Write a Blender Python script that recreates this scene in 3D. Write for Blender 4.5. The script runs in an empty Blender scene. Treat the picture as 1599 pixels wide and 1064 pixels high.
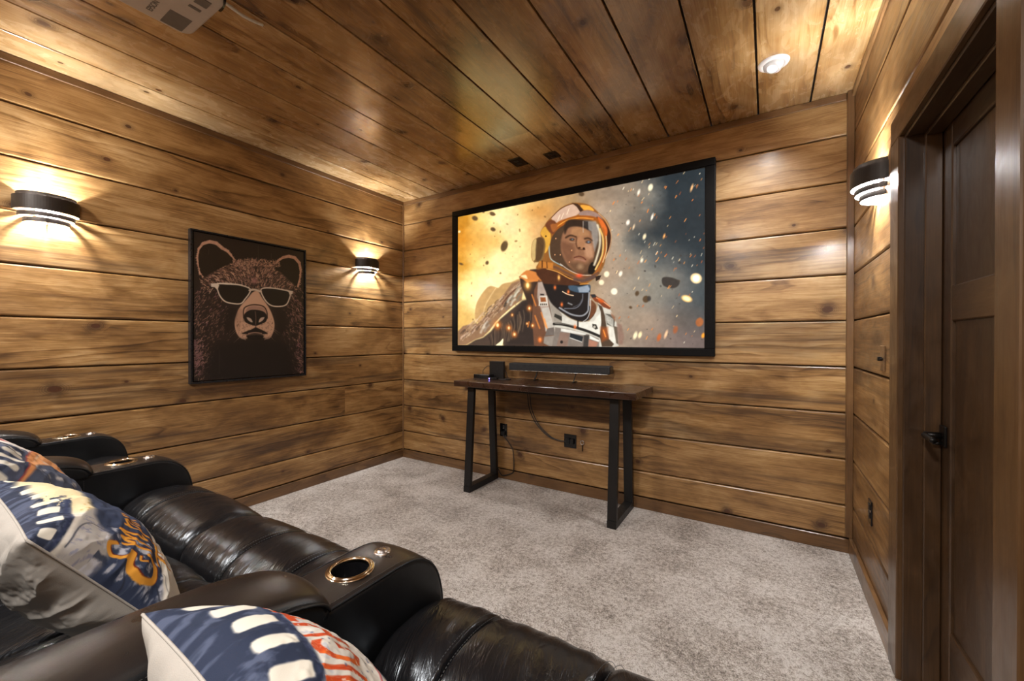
import bpy, bmesh, math, random
import numpy as np
from mathutils import Vector, Matrix
random.seed(7); np.random.seed(7)
C = bpy.context.scene.collection
PI = math.pi
W, H, YB = 3.765, 2.74, -4.7          # room width, height, rear wall

# ------------------------------------------------------------------ camera
CAM = (3.3325, -3.1301, 1.2721); FPX = 639.32
def make_camera():
    yaw, pit, rol = 0.5571436, -0.0039820, 0.0017865
    M = Matrix.Rotation(yaw, 3, 'Z') @ Matrix.Rotation(pit, 3, 'X') @ Matrix.Rotation(-rol, 3, 'Y')
    r, f, u = M @ Vector((1, 0, 0)), M @ Vector((0, 1, 0)), M @ Vector((0, 0, 1))
    cd = bpy.data.cameras.new('camera'); co = bpy.data.objects.new('camera', cd); C.objects.link(co)
    m = Matrix((r, u, -f)).transposed().to_4x4(); m.translation = CAM
    co.matrix_world = m
    cd.sensor_width = 36; cd.lens = FPX / 1599 * 36; cd.clip_start = .02; cd.clip_end = 60
    bpy.context.scene.camera = co
make_camera()

# ------------------------------------------------------------------ world, exposure, lights
wd = bpy.data.worlds.new('world'); bpy.context.scene.world = wd; wd.use_nodes = True
wd.node_tree.nodes['Background'].inputs[0].default_value = (1, .93, .85, 1)
wd.node_tree.nodes['Background'].inputs[1].default_value = .2
vs = bpy.context.scene.view_settings
vs.view_transform = 'Standard'; vs.look = 'None'; vs.gamma = 1; vs.use_curve_mapping = False
vs.exposure = 1.0
def lamp(name, kind, loc, power, col, size=.1, rot=(0, 0, 0), **kw):
    l = bpy.data.lights.new(name, kind); o = bpy.data.objects.new(name, l); C.objects.link(o)
    o.location = loc; o.rotation_euler = rot; l.energy = power; l.color = col
    if kind == 'AREA':
        l.shape = kw.get('shape', 'DISK'); l.size = size
        if 'size_y' in kw: l.size_y = kw['size_y']
    else: l.shadow_soft_size = size
    if kind == 'SPOT': l.spot_size = kw.get('cone', 1.6); l.spot_blend = kw.get('blend', .8)
    return o
WARM = (1, .86, .70); NEUT = (1, .965, .93)
SCONCE_W, FILL_W = 125, 36
# fill lights added under the ceiling behind the camera, and the gimbal downlight near the screen
for x, y in ((.75, -3.75), (3.0, -3.75)):
    lamp('fill_lamp', 'AREA', (x, y, 2.70), FILL_W, NEUT, .30)
lamp('gimbal_lamp', 'SPOT', (3.35, -.53, 2.66), 22, NEUT, .05, (math.radians(8), math.radians(12), 0), cone=2.3, blend=.9)

# ------------------------------------------------------------------ node helpers
def srgb(h):
    h = h.lstrip('#'); v = [int(h[i:i+2], 16)/255 for i in (0, 2, 4)]
    return tuple((c/12.92 if c <= .04045 else ((c+.055)/1.055)**2.4) for c in v) + (1,)
class NT:
    def __init__(s, name):
        s.m = bpy.data.materials.new(name); s.m.use_nodes = True; s.t = s.m.node_tree
        s.b = s.t.nodes['Principled BSDF']
    def n(s, typ, **kw):
        nd = s.t.nodes.new(typ)
        for k, v in kw.items():
            if k == 'inp':
                for a, b in v.items(): s.set(nd, a, b)
            else: setattr(nd, k, v)
        return nd
    def set(s, nd, a, b):
        if isinstance(b, bpy.types.NodeSocket): s.t.links.new(b, nd.inputs[a])
        else: nd.inputs[a].default_value = b
    def math(s, op, a, b=0.0, c=0.0, clamp=False):
        nd = s.n('ShaderNodeMath', operation=op, use_clamp=clamp)
        s.set(nd, 0, a); s.set(nd, 1, b)
        if op in ('MULTIPLY_ADD', 'SMOOTH_MIN', 'WRAP'): s.set(nd, 2, c)
        return nd.outputs[0]
    def comb(s, x=0.0, y=0.0, z=0.0):
        nd = s.n('ShaderNodeCombineXYZ'); s.set(nd, 0, x); s.set(nd, 1, y); s.set(nd, 2, z); return nd.outputs[0]
    def sep(s, v):
        nd = s.n('ShaderNodeSeparateXYZ'); s.set(nd, 0, v); return nd.outputs
    def noise(s, vec, scale=1.0, detail=2.0, rough=.5, dist=0.0):
        nd = s.n('ShaderNodeTexNoise'); s.set(nd, 'Vector', vec)
        s.set(nd, 'Scale', scale); s.set(nd, 'Detail', detail); s.set(nd, 'Roughness', rough); s.set(nd, 'Distortion', dist)
        return nd.outputs[0]
    def ramp(s, fac, stops, interp='LINEAR'):
        nd = s.n('ShaderNodeValToRGB'); cr = nd.color_ramp; cr.interpolation = interp
        while len(cr.elements) < len(stops): cr.elements.new(.5)
        for e, (p, c) in zip(cr.elements, stops):
            e.position = p; e.color = c if len(c) == 4 else tuple(c) + (1,)
        s.set(nd, 0, fac); return nd.outputs[0]
    def mix(s, fac, a, b, mode='MIX'):
        nd = s.n('ShaderNodeMix', data_type='RGBA', blend_type=mode)
        s.set(nd, 0, fac); s.set(nd, 6, a); s.set(nd, 7, b); return nd.outputs[2]
    def mrange(s, v, a, b, c=0.0, d=1.0):
        nd = s.n('ShaderNodeMapRange'); s.set(nd, 0, v)
        for i, k in enumerate((a, b, c, d)): s.set(nd, i+1, k)
        return nd.outputs[0]
    def bump(s, h, strength=.3, dist=.002, normal=None):
        nd = s.n('ShaderNodeBump'); s.set(nd, 'Height', h); s.set(nd, 'Strength', strength); s.set(nd, 'Distance', dist)
        if normal is not None: s.set(nd, 'Normal', normal)
        return nd.outputs[0]
    def out(s, **kw):
        for k, v in kw.items(): s.set(s.b, k.replace('_', ' '), v)
        return s.m
def simple(name, col, rough=.5, metal=0.0, bump=0, bscale=400, **kw):
    t = NT(name); tc = t.n('ShaderNodeTexCoord').outputs['Object']
    nz = t.noise(tc, 35, 4, .6)
    c = t.mix(t.math('MULTIPLY', nz, .35), tuple(col[:3]) + (1,), tuple(x*.6 for x in col[:3]) + (1,))
    d = dict(Base_Color=c, Metallic=metal, Roughness=t.mrange(nz, .3, .7, rough*.85, min(1, rough*1.15)))
    if bump: d['Normal'] = t.bump(t.noise(tc, bscale, 3), bump, .001)
    m = t.out(**d)
    for k, v in kw.items(): t.set(t.b, k.replace('_', ' '), v)
    return m

# wood: local x runs along the grain, local y across; object colour = (seed, tone, streak, 1)
def wood(name, stops, rough=(.30, .48), knots=1.0, dark=(.022, .011, .006), fiber=.18, coat=.32):
    t = NT(name); tc = t.n('ShaderNodeTexCoord').outputs['Object']; oi = t.n('ShaderNodeObjectInfo')
    sc = t.n('ShaderNodeSeparateColor'); t.set(sc, 0, oi.outputs['Color'])
    seed, tone, streak = sc.outputs
    x, y, z = t.sep(tc)
    sd = t.math('MULTIPLY', seed, 97.0)
    x = t.math('ADD', x, t.math('MULTIPLY', seed, 213.0))
    y = t.math('ADD', y, z)
    # knots
    kv = t.n('ShaderNodeTexVoronoi', voronoi_dimensions='2D'); t.set(kv, 'Vector', t.comb(t.math('MULTIPLY', x, 2.1), t.math('ADD', t.math('MULTIPLY', y, 2.9), sd), 0.0)); t.set(kv, 'Scale', 1.0)
    t.set(kv, 'Randomness', 1.0)
    ks = t.n('ShaderNodeSeparateColor'); t.set(ks, 0, kv.outputs['Color'])
    wob = t.noise(t.comb(t.math('MULTIPLY', x, 9), t.math('MULTIPLY', y, 16), sd), 1, 3, .6)
    d = t.math('ADD', t.math('MULTIPLY', kv.outputs['Distance'], .42), t.math('MULTIPLY', t.math('SUBTRACT', wob, .5), .014))
    present = t.math('GREATER_THAN', ks.outputs[0], 1 - .66*knots)
    kr = t.mrange(ks.outputs[1], 0, 1, .010, .027)
    rel = t.math('DIVIDE', d, kr)
    core = t.math('MULTIPLY', t.mrange(rel, .72, .95, 1, 0), present)
    kring = t.math('MULTIPLY', t.math('MULTIPLY', t.math('POWER', t.math('FRACT', t.math('MULTIPLY', rel, 3.2)), 2.0), t.mrange(rel, .9, 2.6, 1, 0)), present)
    halo = t.math('MULTIPLY', t.mrange(rel, .6, 2.8, 1, 0), present)
    halo = t.math('MULTIPLY', halo, halo)
    # smears of stain that run across the grain beside some knots
    kx, ky, kz = t.sep(kv.outputs['Position'])
    ddx = t.math('SUBTRACT', t.math('MULTIPLY', x, 2.1), kx); ddy = t.math('SUBTRACT', t.math('ADD', t.math('MULTIPLY', y, 2.9), sd), ky)
    wig = t.math('MULTIPLY', t.math('SUBTRACT', t.noise(t.comb(t.math('MULTIPLY', x, 14), t.math('MULTIPLY', y, 22), sd), 1, 4, .65), .5), .30)
    sx_ = t.math('ABSOLUTE', t.math('ADD', t.math('ADD', ddx, t.math('MULTIPLY', ddy, t.math('SUBTRACT', ks.outputs[2], .5))), wig))
    smear = t.math('MULTIPLY', t.mrange(sx_, .02, .15, 1, 0), t.mrange(t.math('ABSOLUTE', ddy), .06, .32, 1, 0))
    smear = t.math('MULTIPLY', t.math('MULTIPLY', smear, smear), t.math('GREATER_THAN', ks.outputs[1], .45)); smear = t.math('MULTIPLY', smear, present)
    # broad tone along the board
    warp = t.noise(t.comb(t.math('MULTIPLY', x, .7), t.math('MULTIPLY', y, 3.2), sd), 1, 3, .5)
    blotch = t.noise(t.comb(t.math('MULTIPLY', x, 1.5), t.math('MULTIPLY', y, 4.2), sd), 1, 4, .55, .9)
    mott = t.noise(t.comb(t.math('MULTIPLY', x, 6.5), t.math('MULTIPLY', y, 13), sd), 1, 4, .6, 1.2)
    # growth rings, bent by the knots
    ph = t.math('ADD', t.math('MULTIPLY', y, 15), t.math('MULTIPLY', warp, 9.0))
    ph = t.math('ADD', ph, t.math('MULTIPLY', halo, 2.4))
    rg = t.math('FRACT', ph)
    ring = t.math('MULTIPLY', t.math('POWER', rg, 4.0), t.mrange(rg, .93, 1.0, 1, 0))
    rvis = t.mrange(t.noise(t.comb(t.math('MULTIPLY', x, 1.2), t.math('MULTIPLY', y, 6), t.math('ADD', sd, 3.0)), 1, 2), .45, .62)
    fib = t.noise(t.comb(t.math('MULTIPLY', x, 6), t.math('MULTIPLY', y, 230), sd), 1, 5, .6)
    fib2 = t.noise(t.comb(t.math('MULTIPLY', x, 2.2), t.math('MULTIPLY', y, 48), sd), 1, 4, .55)
    v = t.math('ADD', t.math('MULTIPLY', blotch, .58), t.math('MULTIPLY', mott, .16))
    v = t.math('ADD', v, t.math('MULTIPLY', fib2, .19))
    v = t.math('ADD', v, t.math('MULTIPLY', t.math('SUBTRACT', fib, .5), .34))
    v = t.math('SUBTRACT', v, t.math('MULTIPLY', t.math('MULTIPLY', ring, rvis), .19))
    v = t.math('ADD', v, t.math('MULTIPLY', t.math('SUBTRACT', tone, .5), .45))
    # stain pooled along the two long edges of some boards
    col = t.ramp(v, stops)
    sn = t.noise(t.comb(t.math('MULTIPLY', x, .55), t.math('MULTIPLY', y, 7), t.math('ADD', sd, 5.5)), 1, 3, .5, .3)
    sm = t.mrange(t.math('ADD', sn, t.math('MULTIPLY', t.math('SUBTRACT', streak, .5), .85)), .665, .715)
    sm = t.math('MULTIPLY', sm, t.mrange(fib2, .30, .60, 1, .35))
    col = t.mix(t.math('MULTIPLY', sm, .72), col, (dark[0]*2.4, dark[1]*2.6, dark[2]*3.0, 1))
    col = t.mix(t.math('MULTIPLY', smear, .55), col, (dark[0]*1.8, dark[1]*1.8, dark[2]*1.8, 1))
    col = t.mix(t.math('MULTIPLY', halo, .38), col, (dark[0]*2.6, dark[1]*2.3, dark[2]*2.0, 1))
    col = t.mix(t.math('MULTIPLY', kring, .75), col, (dark[0]*2.0, dark[1]*1.5, dark[2]*1.3, 1))
    col = t.mix(t.math('MULTIPLY', core, .85), col, (dark[0]*3.0, dark[1]*1.9, dark[2]*1.3, 1))
    h = t.math('SUBTRACT', t.math('ADD', fib, t.math('MULTIPLY', fib2, .8)), t.math('MULTIPLY', core, .8))
    return t.out(Base_Color=col, Roughness=t.mrange(mott, .3, .7, rough[0], rough[1]), Normal=t.bump(h, fiber, .0012), Specular_IOR_Level=.6, Coat_Weight=coat, Coat_Roughness=.20)

M = {}
pine = [(.25, (.075, .036, .013)), (.37, (.205, .104, .035)), (.46, (.330, .180, .063)), (.55, (.465, .285, .120)), (.70, (.64, .455, .245))]
M['pine'] = wood('stained_pine', pine)
M['pine_ceiling'] = wood('ceiling_pine', [(p, (c[0]*1.0, c[1]*1.0, c[2]*1.0)) for p, c in pine], rough=(.17, .34), coat=1.0)
M['trim'] = wood('trim_pine', [(.2, (.035, .017, .007)), (.5, (.165, .082, .030)), (.8, (.33, .19, .078))], knots=.4)
M['alder'] = wood('door_alder', [(.2, (.018, .008, .003)), (.45, (.055, .026, .009)), (.6, (.090, .044, .015)), (.85, (.15, .078, .030))], rough=(.33, .5), knots=.15)
M['walnut'] = wood('table_walnut', [(.2, (.012, .006, .004)), (.45, (.045, .020, .011)), (.6, (.085, .038, .020)), (.85, (.16, .078, .040))], rough=(.22, .38), knots=.1)
M['backing'] = simple('wall_backing', (.012, .007, .004), .9)

def carpet():
    t = NT('carpet'); tc = t.n('ShaderNodeTexCoord').outputs['Object']
    big = t.noise(tc, 3.6, 4, .6, .5); mid = t.noise(tc, 45, 4, .7)
    vo = t.n('ShaderNodeTexVoronoi', voronoi_dimensions='3D'); t.set(vo, 'Vector', tc); t.set(vo, 'Scale', 230.0)
    fine = t.noise(tc, 150, 3, .75)
    v = t.math('ADD', t.math('MULTIPLY', big, .34), t.math('MULTIPLY', mid, .46))
    v = t.math('ADD', v, t.math('MULTIPLY', fine, .55))
    v = t.math('SUBTRACT', v, t.math('MULTIPLY', vo.outputs['Distance'], .12))
    col = t.ramp(v, [(.42, (.070, .050, .036)), (.52, (.27, .22, .18)), (.60, (.52, .455, .40)), (.70, (.80, .75, .71))])
    h = t.math('SUBTRACT', t.math('ADD', t.math('MULTIPLY', fine, 1.2), t.math('MULTIPLY', mid, .8)), t.math('MULTIPLY', vo.outputs['Distance'], .8))
    return t.out(Base_Color=col, Roughness=.95, Normal=t.bump(h, .9, .008), Sheen_Weight=.3, Specular_IOR_Level=.15)
M['carpet'] = carpet()

def leather(name, col, rough=.34, wr=.5, tint=(1, 1, 1)):
    t = NT(name); tc = t.n('ShaderNodeTexCoord').outputs['Object']; x, y, z = t.sep(tc)
    vo = t.n('ShaderNodeTexVoronoi', voronoi_dimensions='3D', feature='DISTANCE_TO_EDGE'); t.set(vo, 'Vector', tc); t.set(vo, 'Scale', 420.0)
    grain = t.mrange(vo.outputs['Distance'], 0, .12)
    wn = t.noise(t.comb(t.math('MULTIPLY', t.math('ADD', x, t.math('MULTIPLY', y, .35)), 34), t.math('MULTIPLY', y, 7), t.math('MULTIPLY', z, 8)), 1, 4, .6, .9)
    soft = t.noise(tc, 9, 3, .5)
    b1 = t.bump(grain, .10, .0006)
    b2 = t.bump(t.math('ABSOLUTE', t.math('SUBTRACT', wn, .5)), wr, .007, b1)
    b3 = t.bump(soft, .16, .012, b2)
    c = t.mix(soft, tuple(col) + (1,), tuple(k*1.5 for k in col) + (1,))
    return t.out(Base_Color=c, Roughness=t.mrange(soft, .3, .7, rough*.85, rough*1.2), Normal=b3, Specular_IOR_Level=.62, Specular_Tint=tuple(tint)+(1,))
M['leather'] = leather('black_leather', (.0055, .0053, .0060), .23, .8, (.86, .93, 1))
M['leather_smooth'] = leather('black_leather_arm', (.0085, .0066, .0060), .30, .06)
M['leather_side'] = leather('black_leather_side', (.0035, .0036, .0042), .36, .08, (.86, .93, 1))
M['stitch'] = simple('stitch_thread', (.05, .05, .05), .6)
M['black_metal'] = simple('black_powder_metal', (.012, .011, .011), .42, .2)
M['black_plastic'] = simple('black_plastic', (.012, .012, .013), .38)
M['gloss_black'] = simple('gloss_black_plastic', (.006, .006, .007), .16)
M['grey_fabric'] = simple('dark_grey_cloth', (.028, .030, .033), .8, bump=.4, bscale=900)
M['frame_black'] = simple('velvet_black_frame', (.0025, .0025, .003), .55, Specular_IOR_Level=.18)
M['frame_edge'] = simple('black_frame_edge', (.010, .011, .014), .3)
M['chrome'] = simple('polished_gold_chrome', (.82, .74, .60), .12, 1.0)
M['steel'] = simple('brushed_steel', (.72, .68, .66), .28, 1.0)
M['shade_outer'] = simple('dark_bronze_shade', (.030, .022, .017), .45, .3)
M['shade_inner'] = simple('white_shade_lining', (.82, .84, .88), .5)
M['white'] = simple('white_plastic', (.80, .79, .77), .35)
M['proj'] = simple('white_projector_shell', (.58, .53, .50), .45)
M['proj_dark'] = simple('projector_label_grey', (.17, .155, .145), .6)
M['bronze'] = simple('dark_bronze_handle', (.010, .008, .007), .4, .4)
M['cream'] = simple('cream_cotton', (.43, .395, .35), .85, bump=.35, bscale=700)
def emit(name, col, s):
    t = NT(name); return t.out(Base_Color=col + (1,), Emission_Color=col + (1,), Emission_Strength=s, Roughness=.4)
M['bulb'] = emit('lamp_bulb', (1, .93, .84), 14)
M['lens'] = emit('downlight_lens', (1, .96, .9), 3.2)
M['led'] = emit('blue_led', (.25, .2, 1), 6)

# ------------------------------------------------------------------ object helpers
def tag(o, label=None, cat=None, group=None, kind=None):
    if label: o['label'] = label
    if cat: o['category'] = cat
    if group: o['group'] = group
    if kind: o['kind'] = kind
    return o
def empty(name, loc=(0, 0, 0), label=None, cat=None, group=None):
    o = bpy.data.objects.new(name, None); C.objects.link(o); o.location = loc; o.empty_display_size = .05
    return tag(o, label, cat, group)
def link(name, me, mat=None, parent=None, loc=(0, 0, 0), smooth=False):
    o = bpy.data.objects.new(name, me); C.objects.link(o); o.location = loc
    if mat is not None and not me.materials:
        for m in (mat if isinstance(mat, (list, tuple)) else [mat]): me.materials.append(m)
    if parent: o.parent = parent
    if smooth:
        me.polygons.foreach_set('use_smooth', [True]*len(me.polygons))
    return o
def mesh(name, v, f):
    me = bpy.data.meshes.new(name); me.from_pydata([tuple(map(float, p)) for p in v], [], f); me.update(); return me
def bm_mesh(name, bm):
    bmesh.ops.recalc_face_normals(bm, faces=bm.faces); me = bpy.data.meshes.new(name); bm.to_mesh(me); bm.free(); return me
def add_box(bm, lo, hi, bev=0, seg=2):
    r = bmesh.ops.create_cube(bm, size=1); vs_ = r['verts']
    for v in vs_: v.co = Vector([lo[i] + (v.co[i]+.5)*(hi[i]-lo[i]) for i in range(3)])
    if bev:
        es = list({e for v in vs_ for e in v.link_edges})
        bmesh.ops.bevel(bm, geom=es, offset=bev, segments=seg, profile=.6, affect='EDGES')
    return bm
def box(name, lo, hi, mat, parent=None, bev=0, seg=2, smooth=False):
    lo, hi = [min(a, b) for a, b in zip(lo, hi)], [max(a, b) for a, b in zip(lo, hi)]
    c = [(a+b)/2 for a, b in zip(lo, hi)]
    bm = bmesh.new(); add_box(bm, [a-k for a, k in zip(lo, c)], [a-k for a, k in zip(hi, c)], bev, seg)
    off = parent_off(parent)
    return link(name, bm_mesh(name, bm), mat, parent, [c[i]-off[i] for i in range(3)], smooth)
def parent_off(p):
    o = Vector((0, 0, 0))
    while p is not None: o += Vector(p.location); p = p.parent
    return o
def grid_faces(nu, nv, wrap_u=False, flip=False):
    f = []
    for j in range(nv-1):
        for i in range(nu if wrap_u else nu-1):
            a = j*nu+i; b = j*nu+(i+1) % nu; q = (a, b, b+nu, a+nu)
            f.append(q[::-1] if flip else q)
    return f
def spline(pts, n=12):
    P = [Vector(p) for p in pts]; out = []
    for i in range(len(P)-1):
        p0 = P[max(i-1, 0)]; p1 = P[i]; p2 = P[i+1]; p3 = P[min(i+2, len(P)-1)]
        for k in range(n):
            t = k/n
            out.append(.5*((2*p1)+(-p0+p2)*t+(2*p0-5*p1+4*p2-p3)*t*t+(-p0+3*p1-3*p2+p3)*t**3))
    out.append(P[-1]); return out
def tube_vf(pts, r, seg=8):
    P = [Vector(p) for p in pts]; v = []; up = None
    for i, p in enumerate(P):
        t = (P[min(i+1, len(P)-1)]-P[max(i-1, 0)]).normalized()
        if up is None: up = t.orthogonal().normalized()
        up = (up - t*up.dot(t)).normalized(); s = t.cross(up)
        for k in range(seg):
            a = 2*PI*k/seg; v.append(p + (up*math.cos(a)+s*math.sin(a))*r)
    f = grid_faces(seg, len(P), True)
    f.append(tuple(range(seg))[::-1]); f.append(tuple((len(P)-1)*seg+k for k in range(seg)))
    return v, f
def tube(name, pts, r, mat, parent=None, seg=8):
    v, f = tube_vf(pts, r, seg); off = parent_off(parent)
    return link(name, mesh(name, [p-off for p in v], f), mat, parent, smooth=True)
def revolve(name, prof, mat, parent, loc, axis='Z', seg=32, a0=0, a1=2*PI):
    full = abs(a1-a0-2*PI) < 1e-6; n = seg if full else seg+1; v = []
    for r, z in prof:
        for k in range(n):
            a = a0+(a1-a0)*k/seg; v.append((r*math.cos(a), r*math.sin(a), z))
    f = grid_faces(n, len(prof), full)
    off = parent_off(parent)
    o = link(name, mesh(name, v, f), mat, parent, [loc[i]-off[i] for i in range(3)], smooth=True)
    return o

# ------------------------------------------------------------------ the room
def plank_mesh(L, wd, th=.02, bev=.005, gap=.0026):
    cs = [(gap, -th), (gap, -bev), (gap+bev*.35, -bev*.3), (gap+bev, 0), (wd-gap-bev, 0), (wd-gap-bev*.35, -bev*.3), (wd-gap, -bev), (wd-gap, -th)]
    v = [(x, y, z) for x in (0, L) for y, z in cs]; n = len(cs)
    f = [(i, (i+1) % n, n+(i+1) % n, n+i) for i in range(n)] + [tuple(range(n))[::-1], tuple(range(n, 2*n))]
    return mesh('plank', v, [q[::-1] for q in f])
PM = {}
def plank(parent, L, wd, origin, R, mat, tone=.5, streak=.5, bev=.008):
    k = (round(L, 3), round(wd, 3), bev)
    if k not in PM: PM[k] = {}
    if mat not in PM[k]:
        me = plank_mesh(L, wd, bev=bev, gap=.0048 if bev < .003 else .0030); me.materials.append(M[mat]); PM[k][mat] = me
    o = bpy.data.objects.new('plank', PM[k][mat]); C.objects.link(o); o.parent = parent
    off = parent_off(parent)
    m = R.to_4x4(); m.translation = Vector(origin) - off; o.matrix_local = m
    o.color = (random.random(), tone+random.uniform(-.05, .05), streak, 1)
    return o
R_back = Matrix(((1, 0, 0), (0, 0, -1), (0, 1, 0)))           # x->X, y->Z, normal -Y
R_left = Matrix(((0, 0, 1), (1, 0, 0), (0, 1, 0)))            # x->Y, y->Z, normal +X
R_right = Matrix(((0, 0, -1), (-1, 0, 0), (0, 1, 0)))         # x->-Y, y->Z, normal -X
R_ceil = Matrix(((0, 1, 0), (1, 0, 0), (0, 0, -1)))           # x->Y, y->X, normal -Z
R_rear = Matrix(((-1, 0, 0), (0, 0, 1), (0, 1, 0)))           # normal +Y
R_vertR = Matrix(((0, 0, -1), (0, 1, 0), (1, 0, 0)))          # x->Z, y->Y, normal -X
R_vertB = Matrix(((0, -1, 0), (0, 0, -1), (1, 0, 0)))
def woodbox(name, lo, hi, mat, parent=None, grain='X', bev=.003, tone=.5, streak=.4, kind=None):
    """a bevelled board whose local x is the grain direction"""
    lo, hi = [min(a, b) for a, b in zip(lo, hi)], [max(a, b) for a, b in zip(lo, hi)]
    c = Vector([(a+b)/2 for a, b in zip(lo, hi)]); s = [b-a for a, b in zip(lo, hi)]
    if grain == 'X': d = s; R = Matrix.Identity(3)
    elif grain == 'Y': d = (s[1], s[2], s[0]); R = Matrix(((0, 0, 1), (1, 0, 0), (0, 1, 0)))
    else: d = (s[2], s[1], s[0]); R = Matrix(((0, 0, -1), (0, 1, 0), (1, 0, 0)))
    bm = bmesh.new(); add_box(bm, [-k/2 for k in d], [k/2 for k in d], bev, 1)
    o = link(name, bm_mesh(name, bm), M[mat], parent)
    m = R.to_4x4(); m.translation = c - parent_off(parent); o.matrix_local = m
    o.color = (random.random(), tone, streak, 1)
    if kind: o['kind'] = kind
    return o

GZ = [0.083, .277, .554, .831, 1.108, 1.385, 1.661, 1.939, 2.216, 2.493, 2.74]
TONES_B = [.42, .40, .42, .48, .52, .56, .55, .60, .47, .60, .56]
def rows(): return [(GZ[i], GZ[i+1]) for i in range(len(GZ)-1)]

floor = box('floor', (-.1, YB-.1, -.05), (W+1.2, .1, 0), M['carpet']); tag(floor, kind='structure')
wb = box('wall_back', (-.06, .021, 0), (W+.06, .06, H), M['backing']); tag(wb, kind='structure')
st_b = [.45, .58, .72, .62, .74, .42, .60, .42, .44, .50]
tn_b = [.50, .46, .48, .54, .58, .62, .62, .50, .56, .62]
for i, (a, b) in enumerate(rows()):
    plank(wb, W, b-a, (0, 0, a), R_back, 'pine', tn_b[i], st_b[i])
wl = box('wall_left', (-.06, YB, 0), (-.021, .06, H), M['backing']); tag(wl, kind='structure')
st_l = [.55, .66, .58, .68, .50, .42, .60, .40, .45, .50]
tn_l = [.44, .42, .42, .46, .50, .50, .56, .54, .52, .46]
for i, (a, b) in enumerate(rows()):
    if i == 2:
        plank(wl, -YB-.72, b-a, (0, YB, a), R_left, 'pine', tn_l[i], st_l[i]); plank(wl, .72, b-a, (0, -.72, a), R_left, 'pine', .5, .55)
    elif i == 5:
        plank(wl, -YB-3.2, b-a, (0, YB, a), R_left, 'pine', .5, .4); plank(wl, 3.2, b-a, (0, -3.2, a), R_left, 'pine', tn_l[i], st_l[i])
    else:
        plank(wl, -YB, b-a, (0, YB, a), R_left, 'pine', tn_l[i], st_l[i])
# right wall with the door opening (y -1.08 .. -1.83, to z 2.03)
D0, D1, DT = -1.07, -1.84, 2.03
bm = bmesh.new()
add_box(bm, (W+.021, D0, 0), (W+.06, .06, H)); add_box(bm, (W+.021, YB, 0), (W+.06, D1, H)); add_box(bm, (W+.021, D1, DT), (W+.06, D0, H))
wr = link('wall_right', bm_mesh('wall_right', bm), M['backing']); tag(wr, kind='structure')
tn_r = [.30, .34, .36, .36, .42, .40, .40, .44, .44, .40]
for i, (a, b) in enumerate(rows()):
    s = .60 if i in (2, 3, 4) else .45
    if a > DT: plank(wr, -YB, b-a, (W, 0, a), R_right, 'pine', tn_r[i], s)
    else:
        e0 = 1.0 if b < DT else .97
        plank(wr, -D0, b-a, (W, 0, a), R_right, 'pine', tn_r[i], s)
        plank(wr, D1-YB, b-a, (W, D1, a), R_right, 'pine', tn_r[i]+.05, s)
        if b > DT: plank(wr, D0-D1, b-DT, (W, D0, DT), R_right, 'pine', tn_r[i], s)
wre = box('wall_rear', (-.06, YB-.06, 0), (W+.06, YB-.021, H), M['backing']); tag(wre, kind='structure')
for i, (a, b) in enumerate(rows()): plank(wre, W, b-a, (W, YB, a), R_rear, 'pine', .5, .5)
ce = box('ceiling', (-.06, YB, H+.021), (W+.06, .06, H+.06), M['backing']); tag(ce, kind='structure')
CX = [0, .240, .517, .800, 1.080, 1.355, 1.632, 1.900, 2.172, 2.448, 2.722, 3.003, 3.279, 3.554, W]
ct = [.78, .74, .68, .62, .54, .48, .42, .42, .46, .48, .60, .66, .70, .66]  # plank tones carry painted light falloff: brighter towards the side walls, shaded mid-ceiling
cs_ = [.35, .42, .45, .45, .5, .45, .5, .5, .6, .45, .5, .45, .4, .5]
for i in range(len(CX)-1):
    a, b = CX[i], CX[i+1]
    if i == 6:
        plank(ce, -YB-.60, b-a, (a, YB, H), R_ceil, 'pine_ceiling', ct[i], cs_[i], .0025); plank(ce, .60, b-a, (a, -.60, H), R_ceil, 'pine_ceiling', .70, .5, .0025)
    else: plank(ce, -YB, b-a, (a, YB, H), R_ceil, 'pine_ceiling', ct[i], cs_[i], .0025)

# trims
woodbox('trim_1', (.0, YB, 2.697), (.012, -.0, 2.739), 'trim', grain='Y', tone=.62, kind='structure')
woodbox('trim_2', (.012, -.012, 2.697), (W-.035, 0, 2.739), 'trim', tone=.75, kind='structure')
woodbox('trim_3', (W-.014, YB, 2.700), (W, -.014, 2.739), 'trim', grain='Y', tone=.8, kind='structure')
woodbox('trim_4', (0, -.014, .085), (.014, 0, 2.697), 'trim', grain='Z', tone=.8, kind='structure')
woodbox('trim_5', (W-.034, -.034, .10), (W, 0, 2.739), 'trim', grain='Z', tone=.45, kind='structure')
woodbox('baseboard_back', (0, -.016, 0), (W-.001, -.0005, .083), 'trim', grain='X', tone=.5, kind='structure')
woodbox('baseboard_left', (.0005, YB, 0), (.016, -.016, .083), 'trim', grain='Y', tone=.56, kind='structure')
woodbox('baseboard_right', (W-.018, D0+.115, 0), (W, -.016, .10), 'trim', grain='Y', tone=.5, kind='structure')
woodbox('baseboard_right', (W-.018, YB, 0), (W, D1-.105, .10), 'trim', grain='Y', tone=.5, kind='structure')
woodbox('baseboard_rear', (0, YB+.0005, 0), (W, YB+.016, .10), 'trim', grain='X', tone=.5, kind='structure')

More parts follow.
